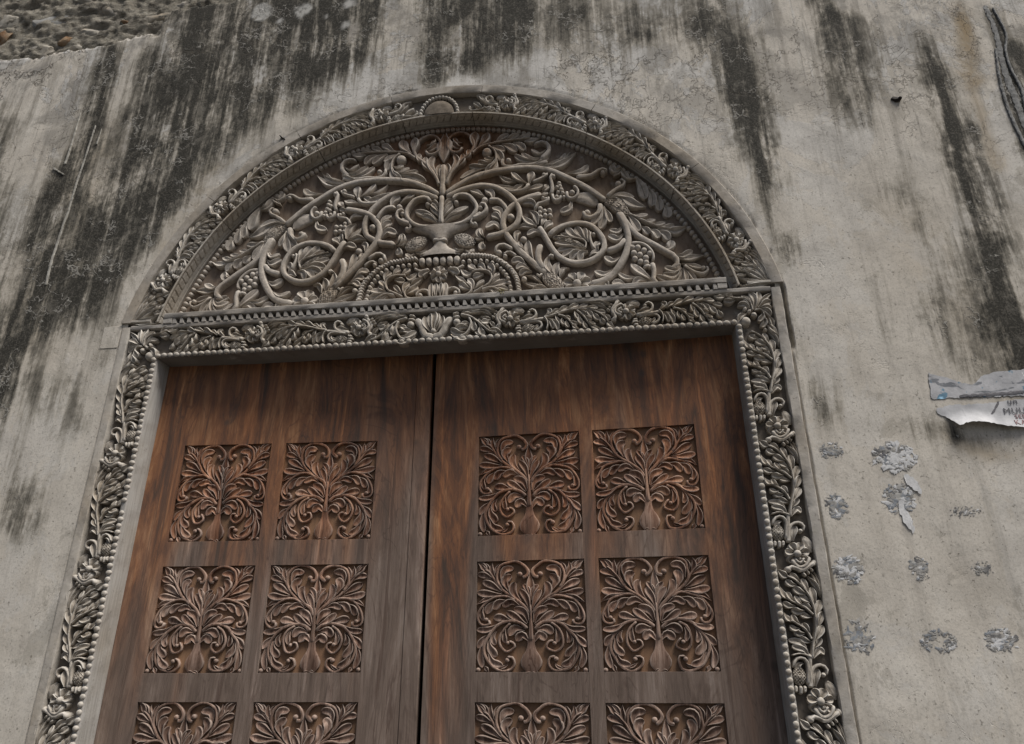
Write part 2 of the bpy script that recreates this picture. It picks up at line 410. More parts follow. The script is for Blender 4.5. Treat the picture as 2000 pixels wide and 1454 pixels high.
CENTER = """
S 35 -8.5,1364.2 16.4,1364 38.9,1373.8 52.2,1409.4 63.9,1436.1 86.4,1450.7
S 32.6 98.1,1480 101.5,1463.5
S 36.8 100.7,1461.3 103.7,1443.6
B 17.5 105,1429.7
L 39.7 -5.6,1392.6 -7.8,1445.5 -9.6,1487.4
L 24.6 2.9,1389.8 15.9,1430.1 18.2,1479.9
L 26.3 13.4,1389.1 37.1,1424.1 37.7,1465.6
B 14 -9.7,1391.5
S 12.2>7 121.6,1464.5 163.5,1451.5 197.2,1427.2 247.2,1378.5 288.2,1364.6
P 25.7 247.2,1383 280,1374.1 316.8,1355.2
S 12.1 159.4,1450.4 170.5,1415.3 152.9,1371.1 120.4,1350.6
L 24.4 166.4,1415.5 143.5,1419.3 123,1407
L 24.3 160.5,1397.7 131.4,1403.3 98.5,1395
L 28.5 148.7,1373.6 115.8,1368.9 77.7,1395
P 36.1 173.9,1347.2 128.7,1347.8 78.5,1369.1
L 28.6 184.7,1432.6 181,1405.5 189.7,1383.1
L 28.4 214.1,1403.3 214.5,1376.1 231.1,1359.3
L 28.6 205.5,1422.1 230.3,1420.4 248.8,1422.8
P 20.2 121.4,1470 188,1478.4 258.7,1473.5
P 20.2 138,1474.9 196.2,1487.1 266.9,1483.1
L 24.7 121.4,1469.1 146.2,1481.3 171.2,1484.2
"""
STAIN_SHADE = [[-1.286, 3.477, -1.304, 2.687, 0.193, 0.9], [-1.482, 3.344, -1.498, 2.208, 0.177, 0.95], [-1.708, 3.218, -1.686, 2.162, 0.129, 0.75], [-2.029, 3.301, -1.998, 2.487, 0.086, 0.95], [-1.998, 2.487, -2.028, 1.652, 0.098, 1.0], [-1.701, 2.227, -1.861, 1.64, 0.146, 0.85], [-1.977, 1.763, -2.062, 1.221, 0.099, 0.85], [-1.488, 2.434, -1.725, 1.744, 0.132, 0.85], [-0.948, 3.508, -0.997, 2.972, 0.173, 0.8], [-0.699, 3.47, -0.777, 3.091, 0.216, 0.85], [-0.489, 3.478, -0.574, 3.101, 0.137, 0.7], [-0.992, 2.934, -1.097, 2.663, 0.119, 0.55], [-1.221, 2.712, -1.397, 2.262, 0.119, 0.7], [-2.104, 2.331, -2.132, 2.015, 0.067, 1.0], [-2.162, 1.548, -2.057, 0.875, 0.084, 0.7], [-0.073, 3.454, -0.045, 2.884, 0.082, 0.95], [0.086, 3.469, 0.056, 3.015, 0.131, 0.85], [0.245, 3.444, 0.193, 3.106, 0.115, 0.75], [0.402, 3.419, 0.358, 3.046, 0.113, 0.85], [0.639, 3.343, 0.523, 3.133, 0.138, 0.5], [0.88, 3.229, 0.893, 3.007, 0.134, 0.5], [1.055, 3.24, 1.028, 3.059, 0.079, 0.55], [1.427, 3.146, 1.449, 2.79, 0.127, 0.75], [1.523, 2.987, 1.489, 2.521, 0.069, 0.65], [1.489, 2.717, 1.5, 2.241, 0.068, 0.85], [1.571, 2.511, 1.546, 2.075, 0.056, 0.95], [1.521, 1.978, 1.537, 1.705, 0.053, 0.6], [1.96, 3.065, 1.967, 2.686, 0.072, 0.65], [2.061, 2.944, 2.041, 2.579, 0.09, 0.55], [1.922, 3.216, 1.96, 2.994, 0.062, 0.75], [1.961, 2.59, 2.007, 2.334, 0.092, 0.3], [2.354, 2.799, 2.372, 2.568, 0.059, 0.75], [2.364, 2.633, 2.389, 2.115, 0.062, 0.9], [2.371, 2.174, 2.366, 1.635, 0.063, 0.95], [2.365, 1.711, 2.333, 1.254, 0.075, 0.95], [2.352, 1.345, 2.348, 1.076, 0.085, 0.85], [2.465, 2.251, 2.456, 1.834, 0.03, 0.55], [2.776, 2.739, 2.743, 2.133, 0.048, 0.7], [2.713, 2.985, 2.695, 2.557, 0.036, 0.8], [2.681, 2.591, 2.667, 2.085, 0.034, 0.9], [2.121, 1.92, 2.163, 1.454, 0.094, 0.3], [2.142, 1.36, 2.184, 1.129, 0.116, 0.35], [1.894, 1.624, 1.908, 1.282, 0.102, 0.15], [1.567, 1.031, 1.6, 0.879, 0.07, 0.5], [2.038, 0.828, 1.923, 0.803, 0.054, 0.375], [2.2, 0.821, 2.036, 0.818, 0.032, 0.3], [1.518, 1.502, 1.516, 1.214, 0.046, 0.5], [-2.03, 1.118, -1.761, 0.636, 0.074, 0.35], [-1.713, 1.228, -1.622, 1.025, 0.068, 0.35], [-1.812, 0.727, -1.797, 0.593, 0.064, 0.4], [-1.948, 1.372, -1.821, 1.108, 0.07, 0.3], [-1.574, 1.564, -1.576, 1.35, 0.054, 0.3], [-0.479, 0.882, -0.427, 0.812, 0.045, 0.0], [-0.02, 2.81, 0.357, 2.755, 0.033, 0.35], [-0.616, 2.658, -0.236, 2.75, 0.023, 0.35], [1.584, 1.807, 1.603, 1.647, 0.03, 0.6], [-2.694, 2.666, -2.388, 1.397, 0.229, 0.8], [2.788, 2.072, 2.63, 0.893, 0.12, 0.8], [3.024, 3.147, 2.826, 2.356, 0.067, 0.6], [1.196, 3.488, 1.215, 3.105, 0.161, 0.5], [-1.891, 4.094, -1.383, 3.491, 0.177, 0.9], [-0.555, 3.91, -0.66, 3.384, 0.254, 0.9]]  # wall stains; the strokes below the lower poster paint its curl's shadow
CLEAN = [[-1.105, 3.523, 0.067], [-0.848, 3.492, 0.053], [-0.976, 3.439, 0.022], [-0.704, 3.43, 0.018], [-0.572, 3.499, 0.037], [-0.581, 3.34, 0.027]]
WARM = [[2.542, 3.011, 2.536, 2.547, 0.041, 0.9], [2.496, 2.615, 2.524, 2.016, 0.031, 0.5], [-1.932, 2.583, -1.996, 1.537, 0.185, 0.5], [-1.198, 2.404, -1.369, 1.98, 0.063, 0.55], [2.013, 0.799, 2.241, 0.77, 0.036, 0.5], [-2.846, 3.797, -2.689, 3.6, 0.092, 0.8], [2.078, 1.816, 2.086, 1.558, 0.124, 0.25], [2.238, 1.353, 2.332, 1.12, 0.115, 0.5]]
RUBBLE = [[-2.917, 3.349], [-2.719, 3.363], [-2.454, 3.367], [-2.227, 3.38], [-2.067, 3.395], [-1.943, 3.418], [-1.815, 3.424], [-1.713, 3.426], [-1.713, 3.52], [-1.676, 3.61], [-1.406, 3.628], [-1.253, 3.671], [-1.255, 3.896]]
DRIPA = [[-2.077, 2.882], [-2.075, 2.694], [-2.08, 2.527]]
DRIPB = [[-1.962, 2.781], [-1.971, 2.536], [-1.977, 2.384], [-1.977, 2.215], [-1.984, 2.079], [-1.989, 1.972], [-1.986, 1.866], [-1.982, 1.772]]
DRIPC = [[-1.919, 2.754], [-1.923, 2.645]]
SPL = [[-2.14, 2.506], [-2.067, 2.457]]
RIDGE = [[2.69, 2.988], [2.694, 2.817], [2.681, 2.703], [2.671, 2.592], [2.672, 2.467], [2.673, 2.33], [2.676, 2.198]]
RIDGE2 = [[2.666, 2.705], [2.641, 2.564], [2.628, 2.381], [2.632, 2.232], [2.644, 2.116]]
PEG = [[2.177, 2.452]]
WIRE = [[-0.863, 2.574], [-0.832, 2.547]]
TUFT = [[0.296, 1.562]]
POST1 = [[2.007, 1.077], [2.027, 1.065], [2.063, 1.057], [2.105, 1.035], [2.148, 1.018], [2.168, 1.025], [2.204, 1.056], [2.244, 1.066], [2.291, 1.07], [2.338, 1.072], [2.376, 1.074], [2.35, 0.965], [2.301, 0.965], [2.145, 0.967], [1.996, 0.968], [2.001, 1.019]]
POST2 = [[2.002, 0.927], [2.045, 0.938], [2.11, 0.939], [2.175, 0.94], [2.241, 0.945], [2.306, 0.95], [2.359, 0.943], [2.333, 0.836], [2.276, 0.836], [2.206, 0.844], [2.172, 0.853], [2.128, 0.859], [2.091, 0.859], [2.058, 0.848], [2.052, 0.871], [2.026, 0.893], [2.005, 0.906]]
TXT = [[2.26, 0.934], [2.234, 0.896], [2.259, 0.874], [2.246, 0.844]]
SCR = [[1.588, 0.776], [1.814, 0.741], [1.867, 0.627], [1.798, 0.581], [1.803, 0.477], [1.571, 0.563], [2.014, 0.527], [1.57, 0.331], [1.816, 0.332], [2.028, 0.328], [1.565, 0.103], [1.825, 0.088], [2.028, 0.091]]

def parse(txt):
    out = []
    for ln in txt.strip().splitlines():
        k, w, *pts = ln.split()
        w = [float(x)/1000 for x in w.split('>')]
        out.append((k, w, [tuple(float(v)/1000 for v in a.split(',')) for a in pts]))
    return out
PANEL, TYM, MODULE, CORNER, CENTER = map(parse, (PANEL, TYM, MODULE, CORNER, CENTER))

# ------------------------------------------------------------------ materials
class N:
    def __init__(s, name):
        s.m = bpy.data.materials.new(name); s.m.use_nodes = True; s.t = s.m.node_tree
        s.b = s.t.nodes['Principled BSDF']; s.b.inputs['Specular IOR Level'].default_value = 0.12
        s.pos = s.t.nodes.new('ShaderNodeNewGeometry')
    def link(s, a, b): s.t.links.new(a, b)
    def put(s, node, i, v):
        if v is None: return
        if isinstance(v, bpy.types.NodeSocket): s.link(v, node.inputs[i])
        else: node.inputs[i].default_value = v
    def math(s, op, a, b=None, c=None, clamp=False):
        n = s.t.nodes.new('ShaderNodeMath'); n.operation = op; n.use_clamp = clamp
        s.put(n, 0, a); s.put(n, 1, b); s.put(n, 2, c); return n.outputs[0]
    def vec(s, scale, src=None, off=(0, 0, 0)):
        n = s.t.nodes.new('ShaderNodeMapping'); s.link(src or s.pos.outputs['Position'], n.inputs[0])
        n.inputs['Scale'].default_value = scale; n.inputs['Location'].default_value = off; return n.outputs[0]
    def noise(s, scale, sc=1.0, detail=5, rough=.55, dist=0.0, src=None, off=(0, 0, 0)):
        n = s.t.nodes.new('ShaderNodeTexNoise'); s.link(s.vec(scale, src, off), n.inputs['Vector'])
        n.inputs['Scale'].default_value = sc; n.inputs['Detail'].default_value = detail
        n.inputs['Roughness'].default_value = rough; n.inputs['Distortion'].default_value = dist; return n.outputs[0]
    def voro(s, scale, src=None, feature='DISTANCE_TO_EDGE'):
        n = s.t.nodes.new('ShaderNodeTexVoronoi'); n.feature = feature
        s.link(s.vec(scale, src), n.inputs['Vector']); n.inputs['Scale'].default_value = 1; return n.outputs['Distance']
    def step(s, v, a, b):
        n = s.t.nodes.new('ShaderNodeMapRange'); n.interpolation_type = 'SMOOTHSTEP'; n.clamp = True
        s.put(n, 0, v); n.inputs[1].default_value = a; n.inputs[2].default_value = b; return n.outputs[0]
    def ramp(s, v, stops):
        n = s.t.nodes.new('ShaderNodeValToRGB'); s.link(v, n.inputs[0]); e = n.color_ramp.elements
        while len(e) < len(stops): e.new(.5)
        for el, (p, c) in zip(e, stops): el.position = p; el.color = (*c, 1)
        return n.outputs[0]
    def mix(s, f, a, b, mode='MIX'):
        n = s.t.nodes.new('ShaderNodeMix'); n.data_type = 'RGBA'; n.blend_type = mode
        s.put(n, 0, f)
        for i, v in ((6, a), (7, b)):
            if isinstance(v, tuple): v = (*v, 1) if len(v) == 3 else v
            s.put(n, i, v)
        return n.outputs[2]
    def sep(s):
        n = s.t.nodes.new('ShaderNodeSeparateXYZ'); s.link(s.pos.outputs['Position'], n.inputs[0]); return n.outputs
    def attr(s, name):
        n = s.t.nodes.new('ShaderNodeAttribute'); n.attribute_name = name; return n.outputs['Fac']
    def bump(s, h, dist, strength=1.0, prev=None):
        n = s.t.nodes.new('ShaderNodeBump'); n.inputs['Distance'].default_value = dist; n.inputs['Strength'].default_value = strength
        s.link(h, n.inputs['Height'])
        if prev: s.link(prev, n.inputs['Normal'])
        return n.outputs[0]
    def out(s, col, rough=.8, nrm=None):
        s.put(s.b, 'Base Color', (*col, 1) if isinstance(col, tuple) else col); s.put(s.b, 'Roughness', rough)
        if nrm: s.link(nrm, s.b.inputs['Normal'])
        return s.m
    def wear(s, lo=.515, hi=.60):           # rubbed, bleached arrises
        return s.math('MAXIMUM', s.step(s.pos.outputs['Pointiness'], lo, hi), s.math('MULTIPLY', s.attr('edge'), .8))

def weathered(name, dark, light, stretch=(14, 14, 14), warm=None, wearcol=(.42, .40, .37), wamt=.45, tint=.25):
    n = N(name)
    g = n.noise(stretch, 4, 6, .6, .3); big = n.noise((2.2, 2.2, 2.2), 1, 3)
    c = n.ramp(g, [(.28, dark), (.72, light)])
    c = n.mix(n.step(big, .38, .68), c, n.mix(1.0, c, (.74, .68, .60), 'MULTIPLY'))
    c = n.mix(n.math('MULTIPLY', n.step(n.noise((6, 6, 6), 1, 7, .7, off=(3, 1, 4)), .54, .66), .45), c, (.13, .115, .095))
    c = n.mix(n.math('MULTIPLY', n.step(n.noise((7, 7, 7), 1, 7, .7, off=(8, 1, 4)), .58, .70), .4), c, (.50, .485, .45))
    if warm:
        x, y, z = n.sep()
        d = n.math('SQRT', n.math('ADD', n.math('POWER', n.math('MULTIPLY', n.math('SUBTRACT', x, warm[0]), warm[3]), 2.), n.math('POWER', n.math('SUBTRACT', z, warm[1]), 2.)))
        f = n.math('ADD', n.math('SUBTRACT', warm[2], d), n.math('MULTIPLY', n.math('SUBTRACT', n.noise((5, 5, 5), 1, 4), .5), .7))
        c = n.mix(n.step(f, 0.0, .5), c, n.mix(1., n.ramp(g, [(.3, (.09, .042, .02)), (.7, (.22, .12, .065))]), (1, 1, 1), 'MULTIPLY'))
    oi = n.t.nodes.new('ShaderNodeObjectInfo')
    c = n.mix(n.math('MULTIPLY', oi.outputs['Random'], tint), c, n.mix(1., c, (.62, .58, .54), 'MULTIPLY'))
    c = n.mix(n.math('MULTIPLY', n.wear(), wamt), c, wearcol)
    sp = n.noise((60, 60, 60), 1, 3, .7)
    c = n.mix(n.math('MULTIPLY', n.step(sp, .62, .72), .5), c, (.06, .05, .045))
    nb = n.bump(g, .0012, .8, n.bump(n.noise((90, 90, 90), 1, 6, .7), .0016, .8))
    n.b.inputs['Specular IOR Level'].default_value = .05
    return n.out(c, .92, nb)

M = {}
M['frame'] = weathered('grey_carved_wood', (.275, .246, .208), (.50, .46, .40), (16, 16, 10), wearcol=(.58, .555, .51), wamt=.65)
M['arch'] = weathered('bleached_carved_wood', (.30, .278, .243), (.54, .505, .45), (16, 16, 16), wearcol=(.66, .64, .60), wamt=.7)
M['fillet'] = weathered('pale_fillet_wood', (.31, .288, .25), (.48, .45, .405), (9, 9, 9), wamt=.25, tint=.3)
M['bar'] = weathered('weathered_bar_wood', (.19, .175, .158), (.40, .375, .34), (3, 12, 30), wamt=.4)
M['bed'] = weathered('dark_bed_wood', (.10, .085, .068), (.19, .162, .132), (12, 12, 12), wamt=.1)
M['tym'] = weathered('tympanum_wood', (.30, .268, .230), (.51, .462, .405), (12, 12, 12), warm=(0.05, 4.25, .50, .8), wearcol=(.56, .52, .465), wamt=.65)
M['board'] = weathered('tympanum_board_wood', (.16, .125, .098), (.275, .225, .182), (14, 14, 4), warm=(0.0, 4.2, .55, .7), wamt=.1)
M['jamb'] = weathered('jamb_wood', (.28, .27, .25), (.47, .455, .43), (26, 26, 2.0), wamt=.15)
M['lintel'] = weathered('lintel_wood', (.045, .033, .024), (.10, .078, .06), (3, 20, 20), wamt=.4)
M['soffit'] = weathered('soffit_wood', (.32, .295, .26), (.52, .485, .43), (12, 12, 12), wamt=.5)

def doorwood(name, carve=0):
    n = N(name); x, y, z = n.sep()
    wob = n.noise((1.2, 1.2, .8), 1, 2)
    grain = n.noise((120, 120, 5.5), 1, 9, .78, .6)
    g2 = n.noise((34, 34, 1.7), 1, 11, .76, 1.4, off=(2, 5, 1))
    band = n.noise((5.5, 5.5, .95), 1, 13, .70, 2.6)
    blot = n.noise((7, 7, 3.2), 1, 11, .74, 1.0, off=(11, 2, 6))
    band2 = n.noise((3.1, 3.1, .5), 1, 3, .5, .8, off=(4, 0, 2))
    fresh = n.ramp(band, [(.34, (.030, .010, .004)), (.43, (.125, .040, .012)), (.53, (.245, .088, .025)), (.66, (.42, .205, .088))])
    old = n.ramp(band, [(.34, (.085, .058, .046)), (.52, (.165, .122, .100)), (.66, (.27, .217, .185))])
    zz = n.math('SUBTRACT', 2.52, z)
    ax = n.math('ABSOLUTE', x)
    zz = n.math('SUBTRACT', zz, n.math('MULTIPLY', n.step(ax, 1.08, 1.17), .30))
    zz = n.math('SUBTRACT', zz, n.math('MULTIPLY', n.math('MULTIPLY', n.step(x, -.02, .03), n.step(x, .19, .12)), .8))
    f = n.math('ADD', n.math('MULTIPLY', zz, 1.0), n.math('MULTIPLY', n.math('SUBTRACT', band2, .5), 2.2))
    f = n.math('ADD', f, n.math('MULTIPLY', n.math('SUBTRACT', n.noise((14, 14, 2), 1, 4), .5), .7))
    f = n.step(f, -.05, .95)
    if carve == 1: f = n.math('ADD', .42, n.math('MULTIPLY', f, .5))
    if carve == 2: f = n.math('MULTIPLY', f, .25)
    c = n.mix(f, fresh, old)
    c = n.mix(n.step(g2, .38, .60), n.mix(1., c, (.76, .72, .69), 'MULTIPLY'), c)
    c = n.mix(n.step(grain, .36, .60), n.mix(1., c, (.76, .73, .71), 'MULTIPLY'), c)
    c = n.mix(n.math('MULTIPLY', n.step(grain, .60, .72), .4), c, n.mix(1., c, (1.35, 1.35, 1.35), 'MULTIPLY'))
    c = n.mix(n.math('MULTIPLY', n.step(blot, .53, .62), .45), c, n.mix(1., c, (.62, .56, .53), 'MULTIPLY'))
    # dark contour veins of the figure
    fig = n.noise((3.6, 3.6, .75), 1, 4, .5, 1.6, off=(5, 9, 2))
    for lv, wd_ in ((.40, .006), (.47, .009), (.53, .006), (.58, .010), (.64, .006)):
        vn = n.step(n.math('ABSOLUTE', n.math('SUBTRACT', fig, lv)), wd_, .001)
        c = n.mix(n.math('MULTIPLY', n.math('MULTIPLY', vn, n.step(blot, .38, .56)), .62), c, n.mix(1., c, (.36, .27, .24), 'MULTIPLY'))
    # resin runs and rain streaks that start at the top of the boards
    st = n.step(n.noise((17, 17, .7), 1, 8, .62, .7, off=(1, 0, 0)), .575, .62)
    c = n.mix(n.math('MULTIPLY', st, .75), c, n.mix(1., c, (1.7, 1.75, 1.8), 'MULTIPLY'))
    dk = n.step(n.noise((15, 15, .9), 1, 9, .66, .9, off=(7, 0, 3)), .585, .66)
    c = n.mix(n.math('MULTIPLY', dk, .7), c, (.035, .013, .008))
    # knots and nail stains
    v = n.voro((3.6, 0.0, 2.9), feature='F1')
    c = n.mix(n.math('MULTIPLY', n.step(n.math('ADD', v, n.math('MULTIPLY', n.math('SUBTRACT', blot, .5), .08)), .075, .02), .72), c, (.03, .022, .018))
    if carve == 1:
        c = n.mix(1., c, (1.5, 1.47, 1.45), 'MULTIPLY')
        oi = n.t.nodes.new('ShaderNodeObjectInfo')
        c = n.mix(n.math('MULTIPLY', oi.outputs['Random'], .3), c, n.mix(1., c, (.65, .6, .55), 'MULTIPLY'))
        c = n.mix(n.math('MULTIPLY', n.wear(.515, .60), .65), c, (.46, .385, .33))
    else:
        c = n.mix(n.math('MULTIPLY', n.wear(.51, .58), .2), c, (.30, .25, .21))
    if carve == 2: c = n.mix(.7, c, (.23, .142, .085))
    nb = n.bump(grain, .0012, .8, n.bump(g2, .0018, .7))
    return n.out(c, n.math('ADD', .55, n.math('MULTIPLY', f, .25)), nb)
M['door'] = doorwood('door_wood'); M['carve'] = doorwood('door_carving_wood', 1); M['recess'] = doorwood('door_recess_wood', 2)

def plaster():
    n = N('stained_plaster'); d = n.attr('stain_shade'); w = n.attr('warm'); rb = n.attr('rubble'); cl = n.attr('clean')
    big = n.noise((1.1, 1, .8), 1, 4, .55, .3); mid = n.noise((5, 5, 3.4), 1, 9, .66, .4); fine = n.noise((38, 38, 30), 1, 7, .75)
    vs = n.noise((13, 10, 1.1), 1, 9, .68, .35); vs2 = n.noise((46, 30, 2.2), 1, 7, .70, .3)
    xx, yy, zz = n.sep(); up_ = n.step(zz, 3.1, 4.9); mul = lambda a, b: n.math('MULTIPLY', a, b)
    base = n.ramp(mid, [(.25, (.43, .392, .335)), (.5, (.54, .50, .435)), (.75, (.605, .57, .507))])
    # cooler, whiter coat of limewash that has peeled with a crisp edge
    peel = n.noise((2.3, 2, 1.7), 1, 12, .72, .5, off=(6, 2, 9))
    base = n.mix(mul(n.step(peel, .515, .53), n.math('ADD', .25, mul(up_, .55))), base, (.53, .52, .495))
    base = n.mix(mul(n.step(n.noise((3.7, 3, 2.6), 1, 12, .75, .4, off=(1, 7, 2)), .565, .59), .5), base, (.31, .285, .24))
    # dirty water runs
    base = n.mix(mul(n.step(vs, .50, .64), n.math('ADD', .22, mul(up_, .42))), base, (.225, .205, .175))
    base = n.mix(mul(n.step(vs2, .56, .66), n.math('ADD', .12, mul(up_, .45))), base, (.17, .16, .14))
    base = n.mix(mul(n.step(n.noise((60, 20, 3.5), 1, 5, .6, .2, off=(3, 3, 3)), .60, .68), mul(up_, .55)), base, (.54, .53, .50))
    base = n.mix(mul(up_, mul(n.step(n.noise((4, 4, 3), 1, 10, .72, .6, off=(5, 5, 1)), .46, .60), .75)), base, (.225, .212, .19))
    base = n.mix(mul(w, n.step(mid, .30, .55)), base, (.28, .21, .12))
    # black growth in runs below the wall head, plus the painted poster-curl shade: grainy, crisp-edged
    e = n.math('SUBTRACT', vs, .5); f = n.math('SUBTRACT', mid, .5); g = n.math('SUBTRACT', fine, .5); h2 = n.math('SUBTRACT', vs2, .5)
    amp = n.math('ADD', mul(d, 1.0), .22)
    d = mul(d, .86)
    k = n.math('ADD', d, mul(e, mul(amp, 2.9))); k = n.math('ADD', k, mul(f, mul(amp, 2.3))); k = n.math('ADD', k, mul(g, mul(amp, 1.3))); k = n.math('ADD', k, mul(h2, mul(amp, 1.2)))
    m0 = n.step(k, .06, .40); m1 = n.step(k, .26, .60); m2 = n.step(k, .50, .90)
    c = n.mix(mul(m0, .62), base, (.215, .195, .155))
    c = n.mix(mul(m1, .80), c, (.115, .105, .085))
    c = n.mix(mul(m2, .92), c, n.ramp(fine, [(.3, (.013, .013, .011)), (.7, (.040, .038, .032))]))
    mott = n.step(n.noise((13, 13, 7), 1, 10, .76, .8, off=(8, 1, 1)), .53, .62)
    c = n.mix(mul(mul(mott, m1), .55), c, (.165, .152, .128))
    # scratches and worm-like lighter ridges inside the growth
    wp = n.t.nodes.new('ShaderNodeMix'); wp.data_type = 'VECTOR'; wp.inputs[0].default_value = .16
    tn = n.t.nodes.new('ShaderNodeTexNoise'); tn.inputs['Detail'].default_value = 4; n.link(n.vec((5, 5, 5)), tn.inputs['Vector'])
    n.link(n.pos.outputs['Position'], wp.inputs[4]); n.link(tn.outputs['Color'], wp.inputs[5]); wv = wp.outputs[1]
    e1 = n.voro((6, 6, 13), wv); e2 = n.voro((4.2, 4.2, 3.6), wv)
    gate = n.step(n.noise((3.3, 3, 3), 1, 5, .6), .50, .56)
    sq = mul(n.step(e1, .045, .012), mul(gate, n.step(k, .25, .6)))
    c = n.mix(mul(sq, .75), c, (.36, .345, .31))
    vein = n.noise((3.1, 3, 4.2), 1, 6, .62, .7, off=(12, 3, 4)); vl = n.step(n.math('ABSOLUTE', n.math('SUBTRACT', vein, .5)), .0045, .0012)
    vl = mul(vl, n.step(n.noise((2.1, 2, 2), 1, 3, off=(9, 9, 1)), .50, .58)); vl = mul(vl, n.math('ADD', .12, mul(up_, .9)))
    cr = mul(n.step(e2, .016, .004), mul(n.step(n.noise((1.3, 1.3, 1.3), 1, 2, off=(2, 2, 2)), .47, .6), up_))
    crk = n.math('MAXIMUM', vl, cr)
    c = n.mix(mul(crk, .75), c, (.10, .088, .07))
    sp = n.noise((85, 85, 85), 1, 3, .6)
    c = n.mix(mul(n.step(sp, .62, .70), .6), c, (.10, .09, .072))
    c = n.mix(mul(n.step(n.noise((130, 130, 130), 1, 3, .6, off=(4, 4, 4)), .45, .70), .30), c, (.22, .205, .175))
    tk = n.step(n.voro((5.5, 0, 3.2), feature='F1'), .035, .012)
    c = n.mix(mul(tk, .6), c, (.11, .095, .075))
    c = n.mix(mul(cl, n.step(fine, .30, .50)), c, (.47, .46, .43))
    rbc = n.ramp(n.noise((14, 18, 40), 1, 12, .78, .6), [(.32, (.10, .088, .068)), (.44, (.27, .245, .20)), (.56, (.38, .35, .29)), (.68, (.50, .47, .40))])
    c = n.mix(rb, c, rbc)
    nb = n.bump(mid, .007, .45); nb = n.bump(fine, .0015, .8, nb)
    nb = n.bump(n.math('ADD', sq, mul(crk, -1.5)), .004, .9, nb)
    nb = n.bump(mul(n.step(peel, .515, .53), up_), .002, .8, nb)
    nb = n.bump(mul(rb, n.noise((30, 30, 45), 1, 10, .8)), .03, 1., nb)
    return n.out(c, .92, nb)
M['plaster'] = plaster()

def simple(name, a, b, sc=20, rough=.85, bump=.003, extra=None):
    n = N(name); g = n.noise((sc, sc, sc), 1, 7, .68)
    c = n.ramp(g, [(.3, a), (.7, b)])
    if extra: c = n.mix(n.math('MULTIPLY', n.step(n.noise((sc*.3,)*3, 1, 5, off=(3, 3, 3)), .5, .62), .8), c, extra)
    return n.out(c, rough, n.bump(g, bump, .8))
M['stone'] = simple('coral_stone', (.24, .22, .185), (.46, .43, .37), 14, .95, .010, (.32, .27, .20))
M['slab'] = simple('grey_render_slab', (.24, .237, .222), (.36, .352, .33), 9, .9, .006, (.20, .19, .165))
M['ochre'] = simple('rusty_stone', (.20, .10, .04), (.36, .30, .22), 24, .95, .012, (.17, .085, .04))
M['drip'] = simple('lime_run', (.16, .15, .13), (.48, .46, .41), 45, .9, .003)
M['ridge'] = simple('tarry_ridge', (.09, .088, .083), (.31, .31, .30), 30, .85, .006)
M['patch'] = simple('render_patch', (.36, .345, .315), (.45, .435, .40), 12, .92, .003)
M['metal'] = simple('rusted_iron', (.015, .013, .012), (.05, .04, .032), 50, .7, .003)
M['street'] = simple('street_ground', (.045, .043, .04), (.10, .095, .088), 7, .95, .01)
M['dark'] = simple('unlit_interior', (.02, .018, .016), (.05, .045, .04), 4, .95)  # near-black colour stands in for the darkness of the unlit room
M['straw'] = simple('dry_grass', (.20, .17, .07), (.42, .37, .20), 40)
M['ink'] = simple('printed_ink', (.10, .10, .11), (.19, .185, .19), 90, .8, .0005)
M['ink2'] = simple('faded_red_ink', (.22, .13, .13), (.34, .24, .24), 90, .8, .0005)
M['glue_grey'] = simple('glue_residue_grey', (.17, .165, .155), (.44, .425, .395), 60, .9, .001, (.10, .10, .105))
M['glue_blue'] = simple('glue_residue_blue', (.13, .145, .165), (.34, .355, .37), 60, .9, .001, (.42, .405, .37))
M['glue_pale'] = simple('paper_fibre_pale', (.44, .44, .435), (.66, .66, .655), 60, .9, .001)
def poster(name):
    n = N(name); g = n.noise((24, 24, 24), 1, 7, .7); h = n.noise((12, 12, 30), 1, 5, .6, .4, off=(1, 2, 3))
    c = n.ramp(g, [(.3, (.34, .34, .345)), (.7, (.52, .52, .53))])
    c = n.mix(n.math('MULTIPLY', n.step(h, .54, .60), .8), c, (.12, .13, .145))
    c = n.mix(n.math('MULTIPLY', n.step(n.noise((18, 18, 18), 1, 3, off=(9, 2, 1)), .58, .63), .8), c, (.07, .20, .30))
    return n.out(c, .75, n.bump(g, .002, .6))
M['poster'] = poster('torn_poster_print'); M['paper'] = simple('poster_paper', (.40, .40, .405), (.56, .56, .565), 22, .8, .0015, (.33, .33, .34))

